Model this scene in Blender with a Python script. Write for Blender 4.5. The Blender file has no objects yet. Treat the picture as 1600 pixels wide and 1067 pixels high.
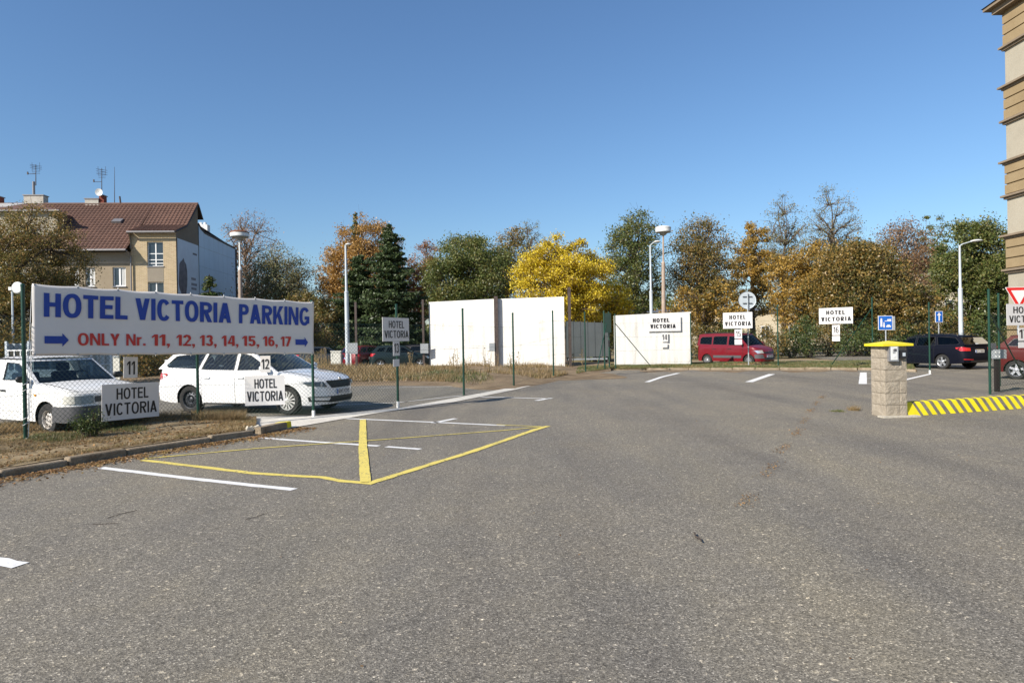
import bpy, bmesh, math, random
import numpy as np
from mathutils import Vector, Matrix
from mathutils.geometry import tessellate_polygon

R = math.radians
scene = bpy.context.scene
col = scene.collection

# ---------------------------------------------------------------- camera
FPX, HY, ROLL, EYE = 1067.0, 530.0, 1.0, 1.6
cam_d = bpy.data.cameras.new('camera')
cam_d.sensor_width = 36.0
cam_d.lens = 36.0 * FPX / 1600.0
cam_d.clip_start = 0.05
cam_d.clip_end = 3000.0
cam = bpy.data.objects.new('camera', cam_d)
col.objects.link(cam)
pitch = -math.atan((533.5 - HY) / FPX)
cam.matrix_world = (Matrix.Translation((0, 0, EYE)) @ Matrix.Rotation(R(90) + pitch, 4, 'X')
                    @ Matrix.Rotation(R(-ROLL), 4, 'Z'))
scene.camera = cam
CAMR = cam.matrix_world.to_3x3()

# ---------------------------------------------------------------- light
SUN_AZ, SUN_EL = R(231.5), R(33.0)
world = bpy.data.worlds.new('World')
scene.world = world
world.use_nodes = True
wn = world.node_tree
sky = wn.nodes.new('ShaderNodeTexSky')
sky.sky_type = 'NISHITA'
sky.sun_disc = False
sky.sun_elevation = SUN_EL
sky.sun_rotation = SUN_AZ
sky.air_density = 1.2
sky.dust_density = 0.4
sky.ozone_density = 7.5
sky.altitude = 0
bg = wn.nodes['Background']
bg.inputs['Strength'].default_value = 0.096
wn.links.new(sky.outputs[0], bg.inputs[0])
sun_d = bpy.data.lights.new('sun', 'SUN')
sun_d.energy = 5.0
sun_d.angle = R(0.53)
sun_d.color = (1.0, 0.93, 0.83)
sun = bpy.data.objects.new('sun', sun_d)
col.objects.link(sun)
to_sun = Vector((math.sin(SUN_AZ) * math.cos(SUN_EL), math.cos(SUN_AZ) * math.cos(SUN_EL), math.sin(SUN_EL)))
sun.rotation_euler = to_sun.to_track_quat('Z', 'Y').to_euler()
sun.location = to_sun * 50
vs = scene.view_settings
vs.view_transform = 'Standard'
vs.look = 'None'
vs.exposure = 0.55
vs.gamma = 1.0
vs.use_curve_mapping = False
scene.cycles.max_bounces = 6
scene.cycles.transparent_max_bounces = 12


# ---------------------------------------------------------------- places
def ray(px, py):
    return (CAMR @ Vector(((px - 800) / FPX, -(py - 533.5) / FPX, -1))).normalized()


def gp(px, py, z=0.0):
    """world point at height z seen at photo position px,py"""
    d = ray(px, py)
    t = (z - EYE) / d.z
    return Vector((d.x * t, d.y * t, z))


def dp(px, py, dist):
    """world point at depth dist"""
    d = ray(px, py)
    t = dist / d.y
    return Vector((d.x * t, d.y * t, EYE + d.z * t))


def pl(px, py, a, b):
    """point on the vertical plane through ground points a, b"""
    d = ray(px, py)
    n = Vector((-(b.y - a.y), b.x - a.x, 0))
    t = n.dot(Vector((a.x, a.y, 0))) / n.dot(d)
    return Vector((d.x * t, d.y * t, EYE + d.z * t))


# ---------------------------------------------------------------- materials
class NT:
    def __init__(s, name):
        s.m = bpy.data.materials.new(name)
        s.m.use_nodes = True
        s.t = s.m.node_tree
        s.b = s.t.nodes['Principled BSDF']
        s.out = s.t.nodes['Material Output']

    def n(s, typ, **kw):
        nd = s.t.nodes.new('ShaderNode' + typ)
        for k, v in kw.items():
            if k in nd.inputs:
                s.set(nd.inputs[k], v)
            else:
                setattr(nd, k, v)
        return nd

    def set(s, sock, v):
        if hasattr(v, 'is_output') or isinstance(v, bpy.types.NodeSocket):
            s.t.links.new(v, sock)
        else:
            sock.default_value = v

    def i(s, key, v):
        s.set(s.b.inputs[key], v)

    def coord(s, which='Object'):
        return s.n('TexCoord').outputs[which]

    def noise(s, scale, vec=None, detail=4, rough=.55, out='Fac'):
        nd = s.n('TexNoise')
        nd.inputs['Scale'].default_value = scale
        nd.inputs['Detail'].default_value = detail
        nd.inputs['Roughness'].default_value = rough
        if vec is not None:
            s.t.links.new(vec, nd.inputs['Vector'])
        return nd.outputs[out]

    def ramp(s, fac, stops, interp='LINEAR'):
        nd = s.n('ValToRGB')
        nd.color_ramp.interpolation = interp
        e = nd.color_ramp.elements
        while len(e) < len(stops):
            e.new(0.5)
        for el, (p, c) in zip(e, stops):
            el.position = p
            el.color = (*c, 1) if len(c) == 3 else c
        s.t.links.new(fac, nd.inputs[0])
        return nd.outputs[0]

    def mix(s, f, a, b, typ='MIX'):
        nd = s.n('MixRGB')
        nd.blend_type = typ
        for k, v in (('Fac', f), ('Color1', a), ('Color2', b)):
            if isinstance(v, tuple) and len(v) == 3:
                v = (*v, 1)
            s.set(nd.inputs[k], v)
        return nd.outputs[0]

    def math(s, op, a, b=0.0):
        nd = s.n('Math')
        nd.operation = op
        s.set(nd.inputs[0], a)
        s.set(nd.inputs[1], b)
        return nd.outputs[0]

    def bump(s, h, strength=.4, dist=.01):
        nd = s.n('Bump')
        nd.inputs['Strength'].default_value = strength
        nd.inputs['Distance'].default_value = dist
        s.t.links.new(h, nd.inputs['Height'])
        s.t.links.new(nd.outputs[0], s.b.inputs['Normal'])


def g3(v, t=(1, 1, 1)):
    return (v * t[0], v * t[1], v * t[2])


def plain(name, c, rough=.6, metal=0.0, var=.12, scale=6.0, coat=0.0, spec=None):
    m = NT(name)
    f = m.noise(scale, m.coord(), 6)
    c2 = tuple(x * (1 - var) for x in c)
    c3 = tuple(min(1, x * (1 + var)) for x in c)
    m.i('Base Color', m.ramp(f, [(.3, c2), (.7, c3)]))
    m.i('Roughness', rough)
    m.i('Metallic', metal)
    if coat:
        m.i('Coat Weight', coat)
        m.i('Coat Roughness', .04)
    if spec is not None:
        m.i('Specular IOR Level', spec)
    return m.m


def asphalt_mat(name, tint, dark=1.0):
    m = NT(name)
    co = m.coord()
    v = m.n('TexVoronoi')
    v.inputs['Scale'].default_value = 125
    m.t.links.new(co, v.inputs['Vector'])
    sep = m.n('SeparateColor')
    m.t.links.new(v.outputs['Color'], sep.inputs[0])
    b = .168 * dark
    stones = m.ramp(sep.outputs[0], [(0, g3(b * .48, tint)), (.3, g3(b * .78, tint)), (.6, g3(b * 1.08, tint)),
                                     (.87, g3(b * 1.36, tint)), (.955, g3(b * 1.8, tint)), (1, g3(b * 3.0, tint))])
    v2 = m.n('TexVoronoi')
    v2.inputs['Scale'].default_value = 52
    m.t.links.new(co, v2.inputs['Vector'])
    sep2 = m.n('SeparateColor')
    m.t.links.new(v2.outputs['Color'], sep2.inputs[0])
    pale = m.ramp(sep2.outputs[1], [(0, (.72, .72, .72)), (.1, (.95, .95, .95)), (.9, (1.02, 1.02, 1.02)), (.98, (1.4, 1.38, 1.32)), (1, (2.8, 2.7, 2.5))])
    c = m.mix(.8, stones, pale, 'MULTIPLY')
    fine = m.noise(22, co, 5, .7)
    c = m.mix(1.0, c, m.ramp(fine, [(.3, (.8, .8, .8)), (.7, (1.18, 1.18, 1.18))]), 'MULTIPLY')
    big = m.noise(.28, co, 6, .65)
    c = m.mix(1.0, c, m.ramp(big, [(.3, (.88, .88, .89)), (.5, (1, 1, 1)), (.68, (1.09, 1.07, 1.02))]), 'MULTIPLY')
    mp = m.n('Mapping')
    mp.inputs['Scale'].default_value = (1.1, .22, 1)
    mp.inputs['Rotation'].default_value = (0, 0, R(-25))
    m.t.links.new(co, mp.inputs['Vector'])
    streak = m.noise(.8, mp.outputs[0], 5, .6)
    c = m.mix(1.0, c, m.ramp(streak, [(.33, (.86, .87, .9)), (.6, (1.04, 1.03, 1.01))]), 'MULTIPLY')
    # oily dark spots and sandy dust patches
    oil = m.noise(.55, co, 3, .5)
    c = m.mix(m.ramp(oil, [(.66, (0, 0, 0)), (.74, (.45, .45, .45))]), c, g3(.055, (1, 1, 1)))
    dust = m.noise(1.1, co, 7, .75)
    c = m.mix(m.ramp(dust, [(.6, (0, 0, 0)), (.72, (.4, .4, .4))]), c, (.26, .215, .15))
    # worn wheel track, older dark patch and pale scuffs with their own shapes
    mp2 = m.n('Mapping')
    mp2.inputs['Scale'].default_value = (.55, .05, 1)
    mp2.inputs['Rotation'].default_value = (0, 0, R(-22))
    m.t.links.new(co, mp2.inputs['Vector'])
    tr = m.noise(1.3, mp2.outputs[0], 4, .55)
    c = m.mix(1.0, c, m.ramp(tr, [(.30, (.78, .78, .80)), (.5, (1, 1, 1)), (.66, (1.05, 1.04, 1.0))]), 'MULTIPLY')
    blot = m.noise(1.9, co, 6, .7)
    c = m.mix(1.0, c, m.ramp(blot, [(.26, (.90, .9, .91)), (.45, (1, 1, 1)), (.66, (1.05, 1.04, 1.01))]), 'MULTIPLY')
    m.i('Base Color', c)
    m.i('Roughness', .9)
    m.i('Specular IOR Level', .3)
    h = m.math('ADD', v.outputs['Distance'], m.math('MULTIPLY', fine, 1.2))
    m.bump(h, .45, .006)
    return m.m


def ground_mat(name, stops, scale=1.4, fine=40, bump=.6):
    m = NT(name)
    co = m.coord()
    f = m.noise(scale, co, 9, .7)
    c = m.ramp(f, stops)
    n2 = m.noise(fine, co, 5, .7)
    k_ = 1.0 if bump > .15 else .22
    c = m.mix(1, c, m.ramp(n2, [(.25, g3(1 - .4 * k_)), (.75, g3(1 + .34 * k_))]), 'MULTIPLY')
    m.i('Base Color', c)
    m.i('Roughness', .95)
    m.i('Specular IOR Level', .15)
    m.bump(n2, bump, .03)
    return m.m


def paint_mat(name, c, wear=.62):
    m = NT(name)
    co = m.coord()
    n1 = m.noise(30, co, 6, .75)
    n2 = m.noise(3.0, co, 4, .6)
    f = m.math('ADD', m.math('MULTIPLY', n1, .7), m.math('MULTIPLY', n2, .3))
    mask = m.ramp(f, [(wear - .03, (0, 0, 0)), (wear + .02, (1, 1, 1))])
    cc = m.mix(m.ramp(m.noise(9, co, 5), [(.3, (0, 0, 0)), (.8, (.35, .35, .35))]), c, tuple(x * .7 for x in c))
    m.i('Base Color', m.mix(mask, cc, (.11, .105, .1)))
    m.i('Roughness', .75)
    m.bump(n1, .4, .004)
    return m.m


def leaf_mat(name, stops, trans=.35, patch=.35):
    """stops: list of leaf colours; each leaf takes its own"""
    m = NT(name)
    g = m.n('NewGeometry')
    co = m.coord()
    nz = m.noise(patch, co, 3)
    f = m.math('ADD', m.math('MULTIPLY', g.outputs['Random Per Island'], .6), m.math('MULTIPLY', nz, .8))
    f = m.math('SUBTRACT', f, .2)
    k = len(stops)
    c = m.ramp(f, [((j + .5) / k, s) for j, s in enumerate(stops)])
    m.t.nodes.remove(m.b)
    d = m.n('BsdfDiffuse')
    t = m.n('BsdfTranslucent')
    gl = m.n('BsdfGlossy')
    gl.inputs['Roughness'].default_value = .45
    for nd in (d, t):
        m.t.links.new(c, nd.inputs[0])
    gl.inputs[0].default_value = (.9, .9, .9, 1)
    mx = m.n('MixShader')
    mx.inputs[0].default_value = trans
    m.t.links.new(d.outputs[0], mx.inputs[1])
    m.t.links.new(t.outputs[0], mx.inputs[2])
    m2 = m.n('MixShader')
    m2.inputs[0].default_value = .03
    m.t.links.new(mx.outputs[0], m2.inputs[1])
    m.t.links.new(gl.outputs[0], m2.inputs[2])
    m.t.links.new(m2.outputs[0], m.out.inputs[0])
    return m.m


def glass_mat(name, tint, refl=1.45, see=.75):
    m = NT(name)
    m.t.nodes.remove(m.b)
    tr = m.n('BsdfTransparent')
    tr.inputs[0].default_value = (*tint, 1)
    gl = m.n('BsdfGlossy')
    gl.inputs['Roughness'].default_value = .015
    fr = m.n('Fresnel')
    fr.inputs[0].default_value = refl
    mx = m.n('MixShader')
    m.t.links.new(m.math('ADD', fr.outputs[0], .03), mx.inputs[0])
    m.t.links.new(tr.outputs[0], mx.inputs[1])
    m.t.links.new(gl.outputs[0], mx.inputs[2])
    m.t.links.new(mx.outputs[0], m.out.inputs[0])
    return m.m


def brick_mat():
    m = NT('weathered_brick_wall')
    co = m.coord()
    mp = m.n('Mapping')
    mp.inputs['Rotation'].default_value = (R(90), 0, 0)
    m.t.links.new(co, mp.inputs['Vector'])
    b = m.n('TexBrick')
    b.inputs['Scale'].default_value = 1.0
    b.inputs['Brick Width'].default_value = .27
    b.inputs['Row Height'].default_value = .085
    b.inputs['Mortar Size'].default_value = .012
    b.inputs['Color1'].default_value = (.36, .255, .135, 1)
    b.inputs['Color2'].default_value = (.47, .345, .19, 1)
    b.inputs['Mortar'].default_value = (.52, .45, .33, 1)
    m.t.links.new(mp.outputs[0], b.inputs['Vector'])
    red = m.noise(.9, co, 6, .7)
    c = m.mix(m.ramp(red, [(.60, (0, 0, 0)), (.64, (.8, .8, .8))]), b.outputs['Color'], (.38, .13, .07))
    pl_ = m.noise(.5, co, 7, .7)
    c = m.mix(m.ramp(pl_, [(.54, (0, 0, 0)), (.6, (.75, .75, .75))]), c, (.42, .33, .19))
    m.i('Base Color', c)
    m.i('Roughness', .9)
    m.bump(b.outputs['Fac'], -.5, .02)
    return m.m


def roof_mat():
    m = NT('brown_roof_tiles')
    co = m.coord()
    f = m.noise(3.5, co, 5, .7)
    c = m.ramp(f, [(.3, (.10, .05, .034)), (.7, (.155, .082, .056))])
    f2 = m.noise(.35, co, 4)
    c = m.mix(1, c, m.ramp(f2, [(.3, (.85, .85, .85)), (.7, (1.12, 1.12, 1.12))]), 'MULTIPLY')
    m.i('Base Color', c)
    m.i('Roughness', .75)
    return m.m


def stone_mat():
    m = NT('split_face_stone')
    co = m.coord()
    f = m.noise(9, co, 8, .75)
    c = m.ramp(f, [(.25, (.27, .225, .165)), (.5, (.36, .305, .23)), (.75, (.44, .385, .3))])
    f2 = m.noise(60, co, 4, .8)
    c = m.mix(1, c, m.ramp(f2, [(.3, (.75, .75, .75)), (.7, (1.15, 1.15, 1.15))]), 'MULTIPLY')
    m.i('Base Color', c)
    m.i('Roughness', .92)
    m.bump(m.noise(26, co, 6, .75), 1.0, .02)
    return m.m


def cladding_mat(name, c, pitch, axis='z', depth=.4):
    m = NT(name)
    co = m.coord()
    f = m.noise(.6, co, 6, .6)
    m.i('Base Color', m.ramp(f, [(.3, tuple(x * .9 for x in c)), (.7, c)]))
    m.i('Roughness', .6)
    return m.m


M = {}
M['asphalt'] = asphalt_mat('worn_asphalt', (1.12, 1.01, .82))
M['asphalt2'] = asphalt_mat('rear_asphalt', (1.1, 1.015, .83), 1.0)
M['soil'] = ground_mat('dry_soil', [(.3, (.12, .085, .05)), (.45, (.2, .145, .09)), (.6, (.27, .2, .125)), (.75, (.13, .13, .05))], .9)
M['bank'] = ground_mat('dry_grass_bank', [(.25, (.12, .09, .05)), (.42, (.22, .165, .095)), (.56, (.33, .25, .145)), (.68, (.38, .29, .17)), (.8, (.14, .15, .06))], 2.6, 55)
M['lawn'] = ground_mat('park_lawn', [(.3, (.10, .11, .04)), (.45, (.22, .18, .09)), (.62, (.33, .25, .14))], .5, 30)
M['path'] = ground_mat('gravel_path', [(.3, (.27, .2, .13)), (.7, (.38, .3, .2))], 1.5, 50)
M['concrete'] = ground_mat('pale_concrete', [(.3, (.54, .5, .43)), (.5, (.64, .6, .52)), (.7, (.69, .65, .57))], 1.2, 35, .25)
M['kerb'] = ground_mat('old_kerb_concrete', [(.3, (.17, .125, .08)), (.5, (.28, .22, .15)), (.7, (.4, .33, .24))], 3, 45, .6)
M['white_line'] = paint_mat('white_road_paint', (.76, .75, .72), .615)
M['yellow_line'] = paint_mat('yellow_road_paint', (.72, .58, .13), .575)
M['yellow_kerb'] = paint_mat('yellow_kerb_paint', (.80, .66, .01), .655)
M['green'] = plain('green_coated_steel', (.006, .045, .028), .38, 0, .15, 3)
M['greenwire'] = plain('green_coated_wire', (.02, .05, .035), .5)
M['galv'] = plain('galvanised_steel', (.42, .45, .47), .5, .45, .12, 5)
M['galvpole'] = plain('pale_painted_pole', (.50, .55, .58), .55, .1, .1, 3)
M['concpole'] = plain('weathered_concrete_pole', (.36, .28, .22), .85, 0, .2, 4)
M['rust'] = plain('dark_rusty_steel', (.07, .05, .042), .75, 0, .35, 8)
M['signwhite'] = plain('white_sign_board', (.70, .68, .66), .45, 0, .02, 3)
_m = NT('white_hoarding')
_co = _m.coord()
_mp = _m.n('Mapping')
_mp.inputs['Scale'].default_value = (3.0, 3.0, .35)
_m.t.links.new(_co, _mp.inputs['Vector'])
_st = _m.noise(1.6, _mp.outputs[0], 7, .7)
_c = _m.ramp(_st, [(.3, (.56, .53, .47)), (.45, (.70, .68, .63)), (.6, (.76, .745, .71))])
_m.i('Base Color', _m.mix(_m.ramp(_m.noise(.9, _co, 5, .7), [(.55, (0, 0, 0)), (.8, (.4, .4, .4))]), _c, (.6, .56, .48)))
_m.i('Roughness', .65)
_m.bump(_m.noise(1.1, _co, 3), .25, .05)
M['hoard'] = _m.m
M['banner'] = plain('banner_vinyl', (.72, .68, .64), .45, 0, .03, 2)
M['black'] = plain('black_print', (.012, .012, .014), .5)
M['blueprint'] = plain('blue_print', (.012, .05, .32), .5, 0, .05)
M['redprint'] = plain('red_print', (.55, .035, .022), .5, 0, .05)
M['roadblue'] = plain('road_sign_blue', (.01, .11, .45), .4, 0, .04)
M['signred'] = plain('road_sign_red', (.55, .015, .015), .4, 0, .04)
M['rope'] = plain('white_rope', (.75, .75, .72), .7)
M['greyback'] = plain('grey_sign_back', (.34, .36, .37), .55, .2, .06)
M['stone'] = stone_mat()
M['footing'] = ground_mat('footing_concrete', [(.3, (.42, .38, .3)), (.7, (.55, .5, .41))], 3, 40, .3)
M['footing2'] = ground_mat('grey_kerb_concrete', [(.3, (.13, .115, .09)), (.7, (.24, .215, .175))], 4, 40, .4)
M['yellowcap'] = plain('yellow_painted_cap', (.72, .60, .02), .5, 0, .06, 8)
M['steel'] = plain('brushed_steel_panel', (.5, .5, .52), .35, .8, .05)
M['blackplastic'] = plain('black_plastic', (.018, .018, .02), .5, 0, .1)
M['maroon'] = plain('dark_maroon_post', (.016, .008, .008), .45)
M['carwhite'] = plain('white_car_paint', (.83, .83, .82), .35, 0, .01, 1, .8)
M['carwhite2'] = plain('aged_white_car_paint', (.80, .79, .76), .45, 0, .02, 2, .4)
M['carnavy'] = plain('dark_navy_car_paint', (.004, .005, .011), .6, .0, .05, 1, .0, .12)
M['carred'] = plain('cherry_red_car_paint', (.17, .005, .012), .35, .1, .03, 1, .4, .4)
M['carorange'] = plain('dark_red_car_paint', (.085, .008, .008), .5, .0, .05, 1, .0, .12)
M['cargrey'] = plain('dark_grey_car_paint', (.03, .035, .04), .3, .2, .05, 1, 1)
M['cargreen'] = plain('dark_green_car_paint', (.008, .018, .02), .4, .1, .05, 1, .3)
M['under'] = plain('black_underbody', (.008, .008, .008), .9)
M['interior'] = plain('dark_car_interior', (.022, .024, .028), .8)
M['trim'] = plain('grey_bumper_plastic', (.075, .075, .08), .65, 0, .1)
M['tyre'] = plain('tyre_rubber', (.022, .021, .02), .85, 0, .2, 20)
M['alloy'] = plain('silver_alloy', (.55, .56, .58), .3, .7, .03)
M['steelrim'] = plain('black_steel_rim', (.05, .055, .065), .5, .4, .1)
M['whiterim'] = plain('dirty_white_rim', (.55, .52, .48), .5, 0, .25, 25)
M['chrome'] = plain('chrome', (.75, .76, .78), .12, 1, .02)
M['lens'] = plain('headlamp_lens', (.62, .66, .70), .12, .55, .2, 30, .6)
M['lensmid'] = plain('aged_headlamp_lens', (.26, .27, .27), .25, .3, .3, 40, .4)
M['lensdark'] = plain('headlamp_dark', (.12, .13, .14), .15, .5, .2, 20, .6)
M['redlens'] = plain('red_tail_lens', (.5, .01, .012), .2, 0, .1, 20, 1)
M['amber'] = plain('amber_lens', (.75, .32, .04), .3)
M['carglass'] = glass_mat('car_window_glass', (.42, .5, .52))
M['carglassdark'] = glass_mat('tinted_car_glass', (.10, .13, .14), 1.12)
M['winglass'] = plain('house_window_glass', (.03, .04, .05), .08, 0, .3, 2, .5)
M['windowwhite'] = plain('white_window_frame', (.8, .8, .78), .5, 0, .02)
M['curtain'] = plain('pale_curtain', (.5, .5, .48), .9)
M['brick'] = brick_mat()
M['rooftile'] = roof_mat()
M['plaster'] = ground_mat('beige_plaster', [(.3, (.28, .225, .155)), (.7, (.34, .28, .2))], .7, 14, .1)
M['plasterold'] = ground_mat('grey_plaster', [(.3, (.25, .215, .17)), (.7, (.31, .27, .21))], .7, 14, .1)
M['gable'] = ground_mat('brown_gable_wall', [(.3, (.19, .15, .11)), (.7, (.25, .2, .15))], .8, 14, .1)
M['bluewall'] = cladding_mat('pale_blue_cladding', (.52, .62, .72), .6)
M['chimney'] = ground_mat('chimney_render', [(.3, (.35, .32, .27)), (.7, (.55, .52, .46))], 1.2, 12, .1)
M['whitechimney'] = plain('white_chimney', (.72, .72, .7), .8)
M['redbrick'] = plain('red_chimney_brick', (.2, .05, .03), .9)
M['gutter'] = plain('zinc_gutter', (.22, .21, .21), .5, .4, .1)
M['sheet'] = plain('pale_roof_sheet', (.5, .47, .43), .5, .2, .1)
M['cream'] = ground_mat('cream_facade', [(.3, (.55, .47, .34)), (.7, (.66, .58, .43))], .4, 8, .05)
M['redroof'] = plain('red_roof_tiles', (.3, .075, .03), .8, 0, .2, 2)
M['facade'] = ground_mat('pale_stucco', [(.3, (.34, .305, .235)), (.7, (.42, .38, .3))], .7, 12, .08)
M['facade2'] = ground_mat('ochre_rusticated_stucco', [(.3, (.26, .19, .105)), (.7, (.33, .25, .145))], .7, 12, .08)
M['cornice'] = ground_mat('dusty_cornice', [(.3, (.2, .155, .11)), (.7, (.28, .22, .155))], .9, 12, .1)
M['dark'] = plain('dark_opening', (.02, .018, .015), .9)
M['lampwhite'] = plain('lamp_white', (.72, .72, .68), .4, 0, .04)
M['lamprust'] = plain('lamp_rusty_rim', (.2, .08, .04), .8, 0, .3, 9)
M['corr'] = plain('grey_corrugated_steel', (.33, .37, .39), .5, .2, .15, 3)
M['hoardgrey'] = plain('grey_hoarding_sheet', (.10, .112, .112), .55, .1, .12, .8)
M['netdark'] = plain('dark_green_netting', (.015, .035, .028), .9)
M['cabinet'] = plain('cream_cabinet', (.62, .61, .54), .6, 0, .05)
M['poster'] = plain('poster_paper', (.55, .6, .66), .6, 0, .06, 1)
M['posterdark'] = plain('poster_dark_print', (.12, .10, .11), .6, 0, .4, 2)
M['posterorange'] = plain('poster_orange_print', (.5, .28, .06), .6)
M['bark'] = plain('grey_brown_bark', (.12, .09, .065), .95, 0, .35, 5)
M['barkdark'] = plain('dark_bark', (.06, .045, .035), .95, 0, .35, 5)
M['straw'] = leaf_mat('straw_blades', [(.30, .21, .10), (.40, .29, .15), (.22, .15, .07), (.16, .16, .05)], .25, 1.3)
M['grass'] = leaf_mat('green_blades', [(.06, .11, .025), (.10, .14, .04), (.2, .18, .08), (.33, .25, .12)], .3, .8)
M['deadleaf'] = leaf_mat('fallen_leaves', [(.20, .10, .04), (.32, .19, .08), (.14, .075, .035), (.38, .27, .1)], .1, 2)
LEAF = {
    'olive': leaf_mat('olive_brown_leaves', [(0.084, 0.098, 0.028), (0.168, 0.154, 0.042), (0.280, 0.196, 0.063), (0.448, 0.266, 0.098)], .4),
    'rust': leaf_mat('sparse_rust_leaves', [(0.240, 0.144, 0.084), (0.360, 0.216, 0.120), (0.432, 0.276, 0.156)], .4),
    'grey': leaf_mat('grey_green_leaves', [(0.126, 0.140, 0.070), (0.196, 0.210, 0.098), (0.266, 0.238, 0.112), (0.364, 0.266, 0.126)], .4),
    'orange': leaf_mat('orange_leaves', [(0.220, 0.143, 0.039), (0.374, 0.220, 0.061), (0.506, 0.286, 0.083), (0.550, 0.330, 0.088)], .4),
    'orangered': leaf_mat('orange_red_leaves', [(.26, .12, .05), (.38, .18, .07), (.45, .22, .09)], .4),
    'spruce': leaf_mat('spruce_needles', [(0.035, 0.057, 0.022), (0.061, 0.092, 0.032), (0.101, 0.132, 0.051)], .15),
    'green': leaf_mat('dark_green_leaves', [(0.068, 0.098, 0.024), (0.112, 0.150, 0.038), (0.180, 0.188, 0.053), (0.285, 0.240, 0.075)], .4),
    'yellow': leaf_mat('bright_yellow_leaves', [(.26, .18, .05), (.52, .38, .025), (.70, .54, .03), (.78, .62, .06)], .3, .5),
    'ochre': leaf_mat('ochre_leaves', [(.10, .11, .03), (.28, .19, .045), (.48, .29, .06), (.58, .38, .08)], .4, .3),
    'brown': leaf_mat('brown_gold_leaves', [(.055, .075, .02), (.13, .12, .035), (.30, .20, .055), (.48, .30, .08)], .4, .28),
    'redbrown': leaf_mat('red_brown_leaves', [(0.156, 0.108, 0.054), (0.288, 0.168, 0.084), (0.396, 0.216, 0.096)], .4),
    'hedge': leaf_mat('hedge_leaves', [(0.037, 0.062, 0.018), (0.062, 0.098, 0.025), (0.106, 0.138, 0.037), (0.200, 0.163, 0.062)], .3),
}


# ---------------------------------------------------------------- mesh helpers
def link(o, parent=None):
    col.objects.link(o)
    if parent is not None:
        o.parent = parent
    return o


def mesh_obj(name, verts, faces, mats, parent=None, smooth=False, mi=None, angle=None):
    me = bpy.data.meshes.new(name)
    me.from_pydata([tuple(v) for v in verts], [], faces)
    if not isinstance(mats, (list, tuple)):
        mats = [mats]
    for m in mats:
        me.materials.append(m)
    if mi is not None:
        me.polygons.foreach_set('material_index', mi)
    if smooth:
        me.polygons.foreach_set('use_smooth', [True] * len(me.polygons))
        if angle:
            me.set_sharp_from_angle(angle=R(angle))
    me.update()
    return link(bpy.data.objects.new(name, me), parent)


def quads_obj(name, V, mat, parent=None):
    """V: (n,4,3) separate quads"""
    n = len(V)
    me = bpy.data.meshes.new(name)
    me.vertices.add(n * 4)
    me.vertices.foreach_set('co', V.reshape(-1).astype(np.float32))
    me.loops.add(n * 4)
    me.loops.foreach_set('vertex_index', np.arange(n * 4, dtype=np.int32))
    me.polygons.add(n)
    me.polygons.foreach_set('loop_start', np.arange(0, n * 4, 4, dtype=np.int32))
    me.materials.append(mat)
    me.update()
    return link(bpy.data.objects.new(name, me), parent)


def tris_obj(name, V, mat, parent=None):
    n = len(V)
    me = bpy.data.meshes.new(name)
    me.vertices.add(n * 3)
    me.vertices.foreach_set('co', V.reshape(-1).astype(np.float32))
    me.loops.add(n * 3)
    me.loops.foreach_set('vertex_index', np.arange(n * 3, dtype=np.int32))
    me.polygons.add(n)
    me.polygons.foreach_set('loop_start', np.arange(0, n * 3, 3, dtype=np.int32))
    me.materials.append(mat)
    me.update()
    return link(bpy.data.objects.new(name, me), parent)


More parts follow.
